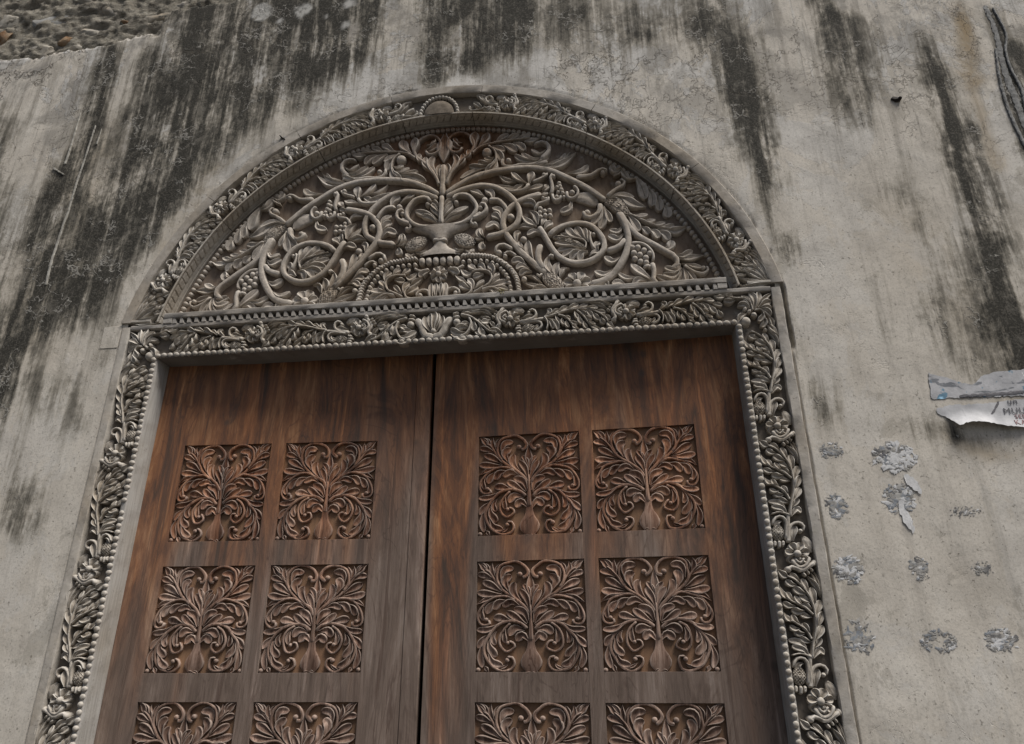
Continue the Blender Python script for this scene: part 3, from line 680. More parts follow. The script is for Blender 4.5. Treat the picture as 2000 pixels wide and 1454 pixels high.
# ------------------------------------------------------------------ mesh tools
def mesh(name, V, F, mat, sharp=None, smooth=True):
    me = bpy.data.meshes.new(name); me.from_pydata([tuple(v) for v in V], [], F)
    if mat is not None:
        for m in (mat if isinstance(mat, (list, tuple)) else [mat]): me.materials.append(m)
    me.validate(); me.update()
    if smooth:
        me.shade_smooth()
        if sharp: me.set_sharp_from_angle(angle=math.radians(sharp))
    return me
def link(name, me, parent=None, loc=None, rot=None, scale=None):
    o = bpy.data.objects.new(name, me); COL.objects.link(o)
    if parent is not None: o.parent = parent
    if loc is not None: o.location = loc
    if rot is not None: o.rotation_euler = rot
    if scale is not None: o.scale = scale
    return o
def empty(name, loc, label, cat, group=None, rot=(0, 0, 0)):
    o = link(name, None, None, loc, rot); o.empty_display_size = .2
    o['label'] = label; o['category'] = cat
    if group: o['group'] = group
    return o
def catmull(P, per=10):
    P = np.array(P, float)
    if len(P) == 2: return P[0] + np.linspace(0, 1, per)[:, None]*(P[1]-P[0])
    Q = np.vstack([2*P[0]-P[1], P, 2*P[-1]-P[-2]]); out = []
    for i in range(1, len(Q)-2):
        p0, p1, p2, p3 = Q[i-1:i+3]
        t = np.linspace(0, 1, per, endpoint=False)[:, None]
        out.append(.5*((2*p1)+(-p0+p2)*t+(2*p0-5*p1+4*p2-p3)*t**2+(-p0+3*p1-3*p2+p3)*t**3))
    out.append(P[-1:]); return np.vstack(out)
def resample(C, ts):
    d = np.r_[0, np.cumsum(np.hypot(*np.diff(C, axis=0).T))]; L = d[-1]; s = np.array(ts)*L
    return np.c_[np.interp(s, d, C[:, 0]), np.interp(s, d, C[:, 1])], L
def grid_faces(n, m, flip=False):
    F = []
    for i in range(n-1):
        for j in range(m-1):
            q = (i*m+j, (i+1)*m+j, (i+1)*m+j+1, i*m+j+1)
            F.append(q[::-1] if flip else q)
    return F
EDGE = [None]; SKEW = [0]; FAT = [1.12]
def ribbon(kind, w, P, H, groove=True):
    """returns (a,b,h) rows and the grid size"""
    C = catmull(P); w0, w1 = w[0], w[-1]
    L = resample(C, [0, 1])[1]
    if kind == 'S':
        e = min(.45, (w0/2)/L); n = max(3, int(L/max(w0*.8, .008)))
        ts = np.r_[0, e*.08, e*.3, e*.65, np.linspace(e, 1-e, n), 1-e*.65, 1-e*.3, 1-e*.08, 1]
        ww = .93*(w0+(w1-w0)*ts); d = np.minimum(ts, 1-ts)/e
        ww = ww*np.sqrt(np.clip(1-(1-np.clip(d, 0, 1))**2, 0, 1)); hf = .55+.45*np.sqrt(np.clip(d, 0, 1))
        U = np.array([-1, -1, -.93, -.72, -.38, 0, .38, .72, .93, 1, 1]); Hh = np.array([0, .50, .74, .93, .985, 1, .985, .93, .74, .50, 0])
        hh = hf[:, None]*Hh[None]
    elif kind in 'LP':
        w0 = w0*FAT[0]
        ts = np.array([0, .12, .25, .38, .5, .62, .73, .82, .89, .945, .98, 1.]) if kind == 'L' else np.array([0, .1, .22, .35, .48, .6, .72, .83, .92, 1.])
        if kind == 'L':
            pk = .66; x = np.clip(ts/pk, 0, 1); ww = w0*(.26+.74*(x*x*(3-2*x)))
            ww = ww*np.where(ts > pk, np.sqrt(np.clip(1-((ts-pk)/(1-pk))**2, 0, 1)), 1)
        else:
            pk = .42; x = np.clip(ts/pk, 0, 1); ww = w0*(.22+.78*(x*x*(3-2*x)))
            ww = ww*np.where(ts > pk, np.clip(1-((ts-pk)/(1-pk))**1.5, 0, 1), 1)
        ww[-1] = max(ww[-1], w0*.04)
        U = np.array([-1, -1, -.9, -.74, -.5, -.2, -.05, 0, .05, .2, .5, .74, .9, 1, 1])
        mid = .56
        Hh = np.array([0, .66, .93, 1, .90, .80, .78, mid, .78, .80, .90, 1, .93, .66, 0])
        if not groove: Hh = np.array([0, .66, .94, 1, .80, .62, .58, .57, .58, .62, .80, 1, .94, .66, 0])
        tip = np.clip((ts-.80)/.2, 0, 1)[:, None]; cup = np.clip(Hh, 0, 1)[None]
        Hr = Hh.copy(); inner = (np.abs(U) < .8); Hr[inner] = .97
        hh = Hh[None]*(1-tip)+Hr[None]*tip
        hf = .74+.26*np.sin(np.pi*np.clip(ts*1.05, 0, 1))
        SKEW[0] = 1-SKEW[0] if SKEW[0] in (0, 1) else 0
        sk = (rng.rand()-.5)*.55
        hh = hh*hf[:, None]*(1+sk*U[None])
    elif kind in 'XHV':
        n = 30 if kind == 'X' else 14; ts = (1-np.cos(np.linspace(0, 1, n)*np.pi))/2
        if kind == 'V':
            wk = np.array([46, 43, 43, 60, 98, 124, 114, 64])*2*.412/1250; tk = np.linspace(0, 1, 8)
            ts = np.linspace(0, 1, 20); ww = np.interp(ts, tk, wk)
        else:
            ww = w0*np.clip(np.sin(np.pi*np.clip(ts*.93+.04, 0, 1)), 0, 1)**.55
        m = 24 if kind == 'X' else 12
        U = np.r_[-1, np.sin(np.linspace(-1, 1, m)*np.pi/2), 1]
        dome = np.r_[0, .35+.65*np.sqrt(np.clip(1-np.linspace(-1, 1, m)**2, 0, 1)), 0]
        hf = .7+.3*np.sin(np.pi*ts)
        if kind == 'V': hf = .85+.25*np.sin(np.pi*np.clip((ts-.3)/.7, 0, 1)); dome = dome**.6
        hh = hf[:, None]*dome[None]
        if kind == 'X':
            s = (ts*L)[:, None]; v = U[None]*ww[:, None]/2; p = max(w0*.24, .0065)
            g = np.minimum(np.abs(((s+v*1.15)/p) % 1-.5), np.abs(((s-v*1.15)/p) % 1-.5))
            hh = hh*(1-.30*np.clip(1-g/.17, 0, 1)*(hh > .3))
        if kind == 'H':
            hh = hh*(1+.22*(rng.rand(*hh.shape)-.5)*(hh > .3))*.85
    EDGE[:] = [np.tile(np.clip(1-np.abs(np.abs(U)-.80)/.16, 0, 1), (len(ts), 1)).ravel().astype(np.float32)]
    C2, L = resample(C, ts)
    T = np.gradient(C2, axis=0); T /= np.maximum(np.hypot(T[:, 0], T[:, 1]), 1e-9)[:, None]
    Nn = np.c_[-T[:, 1], T[:, 0]]
    A = C2[:, None, :]+Nn[:, None, :]*(U[None, :, None]*ww[:, None, None]/2)
    H2 = H*hh-.0025*(hh <= 0)
    return np.concatenate([A, H2[:, :, None]], 2).reshape(-1, 3), len(ts), len(U)
def dome(r, H, ca, cb, seg=14):
    rows = [(1, -.002), (1, H*.35), (.93, H*.62), (.75, H*.84), (.45, H*.96), (.12, H)]
    V = []; F = []
    for k, (rr, h) in enumerate(rows):
        for i in range(seg):
            a = 2*math.pi*i/seg; V.append((ca+r*rr*math.cos(a), cb+r*rr*math.sin(a), h))
    for k in range(len(rows)-1):
        for i in range(seg):
            j = (i+1) % seg; F.append((k*seg+i, k*seg+j, (k+1)*seg+j, (k+1)*seg+i))
    F.append(tuple((len(rows)-1)*seg+i for i in range(seg)))
    return V, F
NAMES = {'S': 'stem', 'L': 'leaf', 'P': 'pointed_leaf', 'X': 'pinecone', 'H': 'seed_pod', 'B': 'boss', 'F': 'flower', 'V': 'vase'}
HEI = {'S': 1.0, 'L': .97, 'P': .95, 'X': 1.0, 'H': .85, 'B': 1.05, 'F': .95, 'V': .95}
def element(e, mapf, H, flip=False, groove=True, mat=None):
    k, w, P = e; h = H*HEI[k]*(.9+.2*rng.rand())
    if k == 'B': V, F = dome(w[0], h, *P[0])
    elif k == 'F':
        V, F = [], []; c0 = P[0]; n = 7
        for i in range(n):
            a = 2*math.pi*(i+.25)/n; d = (math.cos(a), math.sin(a))
            pts = [(c0[0]+d[0]*w[0]*q, c0[1]+d[1]*w[0]*q) for q in (.22, .6, 1.0)]
            v, a_, b_ = ribbon('L', [w[0]*.60], pts, h, False); o = len(V)
            V += [tuple(x) for x in v]; F += [tuple(o+i_ for i_ in f) for f in grid_faces(a_, b_)]
        v, f = dome(w[0]*.34, h*1.25, *c0); o = len(V); V += v; F += [tuple(o+i_ for i_ in q) for q in f]
    else:
        V, a_, b_ = ribbon(k, w, P, h, groove); F = grid_faces(a_, b_)
    ed = EDGE[-1] if k in 'LP' else None
    if k == 'S': V = np.array(V); V[:, 2] *= 1+.07*(rng.rand(len(V))-.5)*(V[:, 2] > 0); V[:, :2] += (rng.rand(len(V), 2)-.5)*.0009
    V = [mapf(*v) for v in V]
    if flip: F = [f[::-1] for f in F]
    me = mesh(NAMES[k], V, F, mat, 48)
    if ed is not None and len(ed) == len(me.vertices):
        me.attributes.new('edge', 'FLOAT', 'POINT').data.foreach_set('value', ed)
    return me
def carve(els, mapf, H, parent, mat, flip=False, groove=True):
    out = []
    for e in els:
        out.append((NAMES[e[0]], element(e, mapf, H, flip, groove, mat)))
    return [link(n, me, parent) for n, me in out]

def box(x0, x1, y0, y1, z0, z1, bev=.0015):
    bm = bmesh.new(); bmesh.ops.create_cube(bm, size=1)
    for v in bm.verts: v.co = ((x0+x1)/2+v.co.x*(x1-x0), (y0+y1)/2+v.co.y*(y1-y0), (z0+z1)/2+v.co.z*(z1-z0))
    if bev: bmesh.ops.bevel(bm, geom=bm.edges[:], offset=bev, segments=1, affect='EDGES')
    return bm
def boxobj(name, mat, parent, *a, bev=.0015):
    bm = box(*a, bev=bev); me = bpy.data.meshes.new(name); bm.to_mesh(me); bm.free(); me.materials.append(mat)
    return link(name, me, parent)
def strip(name, mat, parent, mapf, s0, s1, prof, ds=.04, jit=.0008, closed=True, flip=False):
    """sweep a (t,y) profile along s; hand-made waver of about a millimetre"""
    n = max(2, int(abs(s1-s0)/ds)+1); S = np.linspace(s0, s1, n); m = len(prof); V = []; F = []
    ph = rng.rand(4)*10
    for s in S:
        for j, (t, y) in enumerate(prof):
            w1 = jit*(math.sin(s*31+ph[0]+j)+.7*math.sin(s*83+ph[1]+j*2)); V.append(mapf(s, t+w1, y+w1*.7))
    mm = m if closed else m-1
    for i in range(n-1):
        for j in range(mm):
            k = (j+1) % m; q = (i*m+j, (i+1)*m+j, (i+1)*m+k, i*m+k); F.append(q if not flip else q[::-1])
    if closed: F.append(tuple(range(m))); F.append(tuple((n-1)*m+j for j in range(m))[::-1])
    me = mesh(name, V, F, mat, 40); bm = bmesh.new(); bm.from_mesh(me); bmesh.ops.recalc_face_normals(bm, faces=bm.faces[:]); bm.to_mesh(me); bm.free()
    return link(name, me, parent)
def rect(t0, t1, y0, y1, c=.003):
    return [(t0, y1), (t0, y0+c), (t0+c, y0), (t1-c, y0), (t1, y0+c), (t1, y1)]
def bead_mesh(name, mat, rx, rz, H):
    V, F = dome(1, H, 0, 0, 12)
    return mesh(name, [(a*rx, -h, b*rz) for a, b, h in V], F, mat, 60)

# ------------------------------------------------------------------ ground and the room behind the door
g = mesh('ground', [(-60, -60, 0), (60, -60, 0), (60, 60, 0), (-60, 60, 0)], [(0, 1, 2, 3)], M['street'], smooth=False)
o = link('ground', g); o['kind'] = 'structure'
bm = box(-1.9, 1.9, .34, 2.6, -.02, 4.9, bev=0)
bmesh.ops.delete(bm, geom=[f for f in bm.faces if f.normal.y < -.5], context='FACES')
me = bpy.data.meshes.new('room_interior'); bm.to_mesh(me); bm.free(); me.materials.append(M['dark'])
o = link('room_interior', me); o['kind'] = 'structure'

# ------------------------------------------------------------------ the plastered wall
def vnoise(X, Z, f, seed):
    r = np.random.RandomState(seed); G = r.rand(256, 256)
    x = X*f+37.3; z = Z*f+11.7; xi = np.floor(x).astype(int); zi = np.floor(z).astype(int); fx = x-xi; fz = z-zi
    fx = fx*fx*(3-2*fx); fz = fz*fz*(3-2*fz)
    g = lambda a, b: G[a % 256, b % 256]
    return (g(xi, zi)*(1-fx)+g(xi+1, zi)*fx)*(1-fz)+(g(xi, zi+1)*(1-fx)+g(xi+1, zi+1)*fx)*fz
def fbm(X, Z, f, seed, o=4):
    return sum(vnoise(X, Z, f*2**i, seed+i)*.5**i for i in range(o))/sum(.5**i for i in range(o))
def lines(a, b, st): return list(np.arange(a, b-1e-6, st))
gx = sorted(set(np.round(lines(-7, -3.5, .35)+lines(-3.5, -1.56, .0125)+lines(-1.56, -1.44, .005)+lines(-1.44, 1.44, .0125)+lines(1.44, 1.50, .005)+lines(1.50, 1.54, .0025)+lines(1.54, 1.56, .005)+lines(1.56, 3.3, .0125)+lines(3.3, 7.1, .35), 4)))
gz = sorted(set(np.round(lines(0, 1.1, .11)+lines(1.1, 5.75, .0125)+lines(5.75, 8.2, .3), 4)))
GX, GZ = np.meshgrid(np.array(gx), np.array(gz), indexing='ij'); zl = GZ-ZO
def seg_dist(px, pz, ax, az, bx, bz):
    vx, vz = bx-ax, bz-az; L2 = vx*vx+vz*vz+1e-9; t = np.clip(((px-ax)*vx+(pz-az)*vz)/L2, 0, 1)
    return np.hypot(px-ax-t*vx, pz-az-t*vz)
wx = GX+.10*(fbm(GX, GZ*.5, 5, 1)-.5)+.05*(fbm(GX, GZ*.4, 16, 5)-.5); wz = zl+.25*(fbm(GX, GZ, 3, 21)-.5)
stain_shade = np.zeros_like(GX); warm = stain_shade.copy(); clean = stain_shade.copy()
for ax, az, bx, bz, hw, s in STAIN_SHADE:
    d = seg_dist(wx, wz, ax, az, bx, bz); stain_shade = 1-(1-stain_shade)*(1-s*np.exp(-(d/hw)**2*.75))
for ax, az, bx, bz, hw, s in WARM:
    d = seg_dist(wx, wz, ax, az, bx, bz); warm = 1-(1-warm)*(1-s*np.exp(-(d/hw)**2))
for ax, az, hw in CLEAN:
    d = np.hypot(GX-ax, (zl-az)*.85)+.045*(fbm(GX, GZ, 20, 31, 3)-.5)+.02*(fbm(GX, GZ, 60, 36, 2)-.5); clean = np.maximum(clean, .85*np.clip((hw-d)/(.018), 0, 1))
rd = np.hypot(GX, zl-1.264); z_sp = 1.5235
edge = np.where(zl > z_sp, rd-1.54, np.abs(GX)-1.503)                      # distance outside the door surround
stain_shade *= np.clip(.35+edge/.12, .35, 1)
RB = np.array(RUBBLE+[[-5, 5.6], [-5, RUBBLE[0][1]-.1]])
def inpoly(X, Z, P):
    c = np.zeros(X.shape, bool); j = len(P)-1
    for i in range(len(P)):
        xi, zi = P[i]; xj, zj = P[j]
        c ^= ((zi > Z) != (zj > Z)) & (X < (xj-xi)*(Z-zi)/(zj-zi+1e-12)+xi); j = i
    return c
jx = .05*(fbm(GX, GZ, 16, 41)-.5); jz = .085*(fbm(GX, GZ, 13, 51, 5)-.5)+.03*(fbm(GX, GZ, 60, 58, 2)-.5)
rub = inpoly(GX+jx, zl+jz, RB).astype(float)
Y = .004+.014*(fbm(GX, GZ, 1.3, 61, 3)-.5)+.006*(fbm(GX, GZ, 7, 71, 3)-.5)
near = np.clip(edge/.08, 0, 1); Y = .0035*(1-near)+Y*near
Y = Y+rub*(.026+.045*(fbm(GX, GZ*1.8, 8, 81)-.5)+.034*(fbm(GX, GZ*1.5, 30, 86, 3)-.5))
# open joint at the upper right corner of the frame, broken plaster arris down the side
gap = 1.3*np.exp(-np.abs((GX-1.515-.014*(fbm(GX*0, GZ, 18, 91, 5)-.5)-.006*(fbm(GX, GZ, 70, 96, 2)-.5))/(.007+.008*(fbm(GX*0, GZ, 9, 99, 3)-.4)))**3)*np.clip((zl-1.20)/.06, 0, 1)*np.clip((1.53-zl)/.02, 0, 1)
gap2 = np.exp(-((GX-1.508-.006*(fbm(GX*0, GZ, 20, 92)-.5))/.005)**2)*(zl < 1.25)*.35
gap3 = np.exp(-((rd-1.545)/.005)**2)*(zl > z_sp)*.30*(fbm(GX, GZ, 6, 95) > .45)
gap4 = np.exp(-((GX+1.508)/.004)**2)*(zl < 1.5)*.3
Y = Y+.035*np.clip(gap+gap2+gap3+gap4, 0, 1)
nx, nz = GX.shape; idx = np.arange(nx*nz).reshape(nx, nz)
cx = (GX[:-1, :-1]+GX[1:, 1:])/2; cz = (zl[:-1, :-1]+zl[1:, 1:])/2
inside = np.where(cz > z_sp, np.hypot(cx, cz-1.264) < 1.522, np.abs(cx) < 1.487)
k = ~inside
F = np.stack([idx[:-1, :-1][k], idx[1:, :-1][k], idx[1:, 1:][k], idx[:-1, 1:][k]], 1)
V = np.stack([GX.ravel(), Y.ravel(), GZ.ravel()], 1)
used = np.zeros(len(V), bool); used[F.ravel()] = True; remap = np.cumsum(used)-1
wall_me = bpy.data.meshes.new('plaster_wall'); wall_me.from_pydata(V[used].tolist(), [], remap[F].tolist()); wall_me.materials.append(M['plaster']); wall_me.shade_smooth()
for nm, arr in (('stain_shade', stain_shade), ('warm', warm), ('clean', clean), ('rubble', rub)):
    a = wall_me.attributes.new(nm, 'FLOAT', 'POINT'); a.data.foreach_set('value', arr.ravel()[used].astype(np.float32))
wall = empty('plaster_wall', (0, 0, 0), 'tall pale plaster wall streaked with black mould around the arched doorway', 'wall')
link('plaster_face', wall_me, wall)

XA, ZA = np.array(gx), np.array(gz)
def wally(x, z):
    i = int(np.clip(np.searchsorted(XA, x)-1, 0, len(XA)-2)); j = int(np.clip(np.searchsorted(ZA, z+ZO)-1, 0, len(ZA)-2))
    u = (x-XA[i])/(XA[i+1]-XA[i]); v = (z+ZO-ZA[j])/(ZA[j+1]-ZA[j])
    return float((Y[i, j]*(1-u)+Y[i+1, j]*u)*(1-v)+(Y[i, j+1]*(1-u)+Y[i+1, j+1]*u)*v)
def rock(name, mat, parent, c, r, seed, rough=.22):
    bm = bmesh.new(); bmesh.ops.create_icosphere(bm, subdivisions=3, radius=1); R = np.random.RandomState(seed)
    pl = [(Vector(R.randn(3)).normalized(), .55+.35*R.rand()) for _ in range(9)]
    ph = R.rand(6)*9
    for v in bm.verts:
        p = v.co.copy()
        for nn, d in pl:
            k = p.dot(nn)
            if k > d: p -= nn*(k-d)
        q = 1+rough*.4*(math.sin(p.x*7+ph[0])*math.sin(p.z*8+ph[1])+.6*math.sin(p.x*17+ph[2]+p.z*15))*.5
        v.co = Vector((p.x*r[0]*q, p.y*r[1]*q, p.z*r[2]*q))
    me = bpy.data.meshes.new(name); bm.to_mesh(me); bm.free(); me.materials.append(mat); me.shade_smooth(); me.set_sharp_from_angle(angle=math.radians(35))
    return link(name, me, parent, c, (0, R.uniform(-.4, .4), 0))
def at(xz, y=0.0): return Vector((xz[0], y, xz[1]+ZO))
# exposed coral rubble where the render has fallen off, upper left
R3 = np.random.RandomState(5); placed = []
def try_stone(x, z, rx, rz, mat, k):
    for (a, b, c_) in placed:
        if math.hypot(x-a, (z-b)*1.25) < (rx+c_)*.95: return
    if not inpoly(np.array([x]), np.array([z-rz*.6]), RB)[0]: return
    placed.append((x, z, rx)); rock('stone', mat, wall, (x, .048, z+ZO), (rx, .032, rz), k, .5)
zt = 3.45
for k, (x, z, rx, rz, m) in enumerate([(-2.52, 3.68, .155, .10, 'slab'), (-2.80, 3.60, .07, .08, 'ochre'), (-2.66, 3.77, .10, .08, 'slab'), (-2.36, 3.50, .06, .035, 'ochre'), (-2.22, 3.56, .09, .05, 'stone')]):
    try_stone(x, z, rx, rz, M[m], 900+k)
for k in range(170):
    x = R3.uniform(-3.5, -1.55); z = R3.uniform(3.2, 4.05); rx = R3.uniform(.04, .16)
    try_stone(x, z, rx, rx*R3.uniform(.5, .85), M['stone'] if R3.rand() > .12 else M['ochre'], k)
# white lime runs, the splinter, the tarry ridge, the render patch
def raised(name, mat, pts, w, H, y=.0, parent=wall, kind='S'):
    V, a, b = ribbon(kind, w, [tuple(p) for p in pts], H, False)
    R = np.random.RandomState(len(pts)*7+3); V = np.array(V); V[:, :2] += (R.rand(len(V), 2)-.5)*w[0]*.5
    return link(name, mesh(name, [(v[0], wally(v[0], v[1])+y-v[2], v[1]+ZO) for v in V], grid_faces(a, b), mat, 60), parent)
for pts, w in ((DRIPA, [.006, .013]), (DRIPB, [.008, .014]), (DRIPC, [.003, .011])): raised('lime_run', M['drip'], pts, w, .0045, .0)
raised('loose_flake', M['drip'], SPL, [.013, .004], .007, .0)
raised('render_ridge', M['ridge'], RIDGE, [.020, .032], .0028, .0005); raised('render_ridge', M['ridge'], RIDGE2, [.010, .016], .007)
raised('render_ridge', M['ridge'], [(p[0]+.03+.01*math.sin(i*2), p[1]-.02) for i, p in enumerate(RIDGE)], [.008, .016], .007)
for z0, z1 in ((1.40, 1.515),): boxobj('render_block', M['plaster'], wall, -1.605, -1.514, .0012, .03, z0+ZO, z1+ZO)
link('nail', bead_mesh('nail', M['metal'], .009, .009, .020), wall, at(PEG[0], .002), (0, 0, .3))
rock('nail_socket', M['metal'], wall, at((PEG[0][0]-.012, PEG[0][1]+.002), -.001), (.022, .010, .018), 77)
raised('wire_end', M['metal'], WIRE, [.004], .02, .0)

FAT[0] = 1.24
# ------------------------------------------------------------------ door surround: two jambs, lintel, arch
BED = .026
def side(sg): return {1: 'right', -1: 'left'}[sg]
SCL_L, SCL_A, R0, ZC = .92, .885, 1.3585, 1.264
TOPJ = 1.3462
for sg in (1, -1):
    J = empty('carved_jamb', (sg*1.40, 0, 0), 'carved grey wooden jamb of leaves, flowers and cones beside the %s door leaf' % side(sg), 'door jamb', 'carved jambs of the doorway')
    L = Vector((sg*1.40, 0, 0)); gap_ = (lambda s, t, y, sg=sg, L=L: (sg*t-L.x, y, s+ZO))
    z0, z1 = -ZO, 1.334
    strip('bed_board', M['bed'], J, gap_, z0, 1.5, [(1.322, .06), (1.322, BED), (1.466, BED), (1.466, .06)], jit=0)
    strip('outer_fillet', M['fillet'], J, gap_, z0, 1.500, rect(1.4645, 1.504, -.006, .06), ds=.03, jit=.0013)
    strip('jamb_post', M['jamb'], J, gap_, z0, 1.3335, [(1.3245, .03), (1.3245, .004), (1.3205, .001), (1.304, .001), (1.300, .006), (1.300, .125), (1.40, .125), (1.40, .07)], jit=.0006)
    bm_ = bead_mesh('bead', M['frame'], .0115, .0112, .013); z = 1.326
    while z > -.75:
        link('bead', bm_, J, (sg*1.3125-L.x+rng.uniform(-.0006, .0006), .0035, z+ZO), None, (rng.uniform(.9, 1.08), rng.uniform(.7, 1.12), rng.uniform(.88, 1.04))) if rng.rand() > .02 else None; z -= .0272
    mf = (lambda a, b, h, sg=sg, L=L: (sg*(1.3127+a)-L.x, BED-h, b))
    proto = None
    for zf, lo, hi in ((1.378, -.40, -.070), (.884, -.45, .2), (.391, -.45, .2), (-.100, -.45, .2), (-.592, -.45, .2)):
        sel = [i for i, e in enumerate(MODULE) if all(lo <= q[1] <= hi for q in e[2])]
        if proto is None or len(proto) < 10 or True:
            if proto is None: proto = [(NAMES[e[0]], element(e, mf, .032, sg < 0, True, M['frame'])) for e in MODULE]
        for i in sel: link(proto[i][0], proto[i][1], J, (0, 0, zf+ZO))
    cm = (lambda a, b, h, sg=sg, L=L: (sg*a-L.x, BED-h, b+ZO))
    carve([e for e in CORNER if e[2][-1][0] > 1.40 and e[2][-1][1] < 1.44], cm, .035, J, M['frame'], sg < 0)

FAT[0] = 1.14
LN = empty('carved_lintel', (0, 0, ZO+1.334), 'long carved grey lintel with beads and a toothed bar across the doorway', 'lintel')
zL = 1.334
lm = lambda s, t, y: (s, y, t-zL)
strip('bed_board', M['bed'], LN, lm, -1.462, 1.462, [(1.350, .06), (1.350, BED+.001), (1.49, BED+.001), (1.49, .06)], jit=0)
strip('lintel_beam', M['lintel'], LN, lm, -1.3235, 1.3235, [(1.3575, .033), (1.3575, .004), (1.354, .001), (1.338, .001), (1.334, .005), (1.334, .125), (1.40, .125), (1.40, .065)], jit=.0007)
strip('lower_fillet', M['bar'], LN, lm, -1.463, 1.463, rect(1.486, 1.507, -.005, .06), jit=.0009)
strip('dentil_bed', M['bed'], LN, lm, -1.29, 1.27, [(1.5065, .07), (1.5065, .024), (1.534, .024), (1.534, .07)], jit=0)
strip('upper_fillet', M['bar'], LN, lm, -1.30, 1.285, rect(1.5335, 1.561, -.012, .085), jit=.0009)
for a, b in ((-1.30, -1.258), (1.246, 1.285)): strip('bar_end', M['bar'], LN, lm, a, b, rect(1.5065, 1.534, -.010, .06), jit=.0003)
bm_ = bead_mesh('bead', M['frame'], .0128, .0112, .013); x = -1.298
while x < 1.30:
    link('bead', bm_, LN, (x, .0035, TOPJ-zL+rng.uniform(-.0006, .0006)), None, (rng.uniform(.86, 1.06), rng.uniform(.7, 1.1), rng.uniform(.88, 1.06))) if rng.rand() > .02 else None; x += .0305
dm = mesh('dentil', [(-.004, -.008, .0135), (.006, -.008, .0135), (-.004, -.008, -.0135), (.0165, -.008, -.0135), (-.008, .026, .0135), (.010, .026, .0135), (-.010, .026, -.0135), (.022, .026, -.0135)],
          [(0, 2, 3, 1), (0, 4, 6, 2), (1, 3, 7, 5), (0, 1, 5, 4), (2, 6, 7, 3)], M['bar'], smooth=False)
x = -1.250
while x < 1.24:
    link('dentil', dm, LN, (x, 0, 1.520-zL)); x += .0365
for sg in (1, -1):
    mf = (lambda a, b, h, sg=sg: (sg*b, BED-h, TOPJ+SCL_L*a-zL))
    proto = [(NAMES[e[0]], element(e, mf, .032, sg > 0, True, M['frame'])) for e in MODULE]
    for xf, lo, hi in ((.345, -.165, .2), (.850, -.45, .2), (1.345, -.40, -.085)):
        for i, e in enumerate(MODULE):
            if all(lo <= q[1] <= hi for q in e[2]) and not (lo == -.165 and min(q[1] for q in e[2]) < -.10 and e[0] == 'S'):
                link(proto[i][0], proto[i][1], LN, (sg*xf, 0, 0))
    cm = (lambda a, b, h, sg=sg: (sg*a, BED-h, b-zL))
    carve([e for e in CORNER if not (e[2][-1][0] > 1.40 and e[2][-1][1] < 1.44)], cm, .035, LN, M['frame'], sg < 0)
    axis = [e for e in CENTER if all(abs(q[0]) < .012 for q in e[2])]
    if sg > 0: carve([(k, w, [(0, q[1]) for q in P]) for k, w, P in axis], cm, .032, LN, M['frame'])
    carve([e for e in CENTER if e not in axis], cm, .033, LN, M['frame'], sg < 0)

FAT[0] = 1.10
AR = empty('carved_arch', (0, 0, ZO+1.5235), 'semicircular carved arch moulding with flower garlands above the lintel', 'door arch')
zA = 1.5235
def am(s, t, y, sg=1):
    z = ZC+t*math.cos(s); return (sg*t*math.sin(s), y, max(z, 1.5235)-zA)
rad = math.radians
js = [rad(a) for a in (-80.6, -51.4, -30.2, -10.5, 7.7, 30.3, 53.5, 80.6)]
for a, b in zip(js[:-1], js[1:]):
    strip('outer_moulding', M['fillet'], AR, am, a+.0009, b-.0009, [(1.490, .06), (1.490, -.003), (1.494, -.007), (1.537, -.007), (1.5405, -.003), (1.5405, .06)], ds=.03, jit=.0012)
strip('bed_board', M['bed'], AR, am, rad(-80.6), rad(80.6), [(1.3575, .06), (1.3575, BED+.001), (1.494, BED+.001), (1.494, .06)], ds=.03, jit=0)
ks = [rad(a) for a in (-80.6, -53.8, -28.2, -9, 6.5, 32.1, 54.8, 80.6)]
for a, b in zip(ks[:-1], ks[1:]):
    n = int((b-a)/.0019)+1; S = np.linspace(a+.0012, b-.0012, n)
    pr = [(1.366, .04), (1.366, -.001), (1.364, -.004), (1.3575, -.004)]
    band = [(1.3565+(1.3495-1.3565)*q, -.003+.064*q) for q in np.linspace(0, 1, 13)]
    tail = [(1.3485, .0625), (1.3485, .066), (1.343, .068), (1.343, .09)]
    P3 = pr+band+tail; m = len(P3); V = []
    for s in S:
        for j, (t, y) in enumerate(P3):
            q = (j-4)/12.
            if 0.06 < q < .94:
                if abs(q-.16) < .05 or abs(q-.84) < .05: t += .0035
                elif .16 < q < .84:
                    f = (s*1.35/.036+(q-.5)*.75) % 1.0
                    if min(f, 1-f) < .09: t += .0065*(1-min(f, 1-f)/.09)+.001
            V.append(am(s, t, y))
    me = mesh('soffit_band', V, grid_faces(n, m), M['soffit'], 35); link('soffit_band', me, AR)
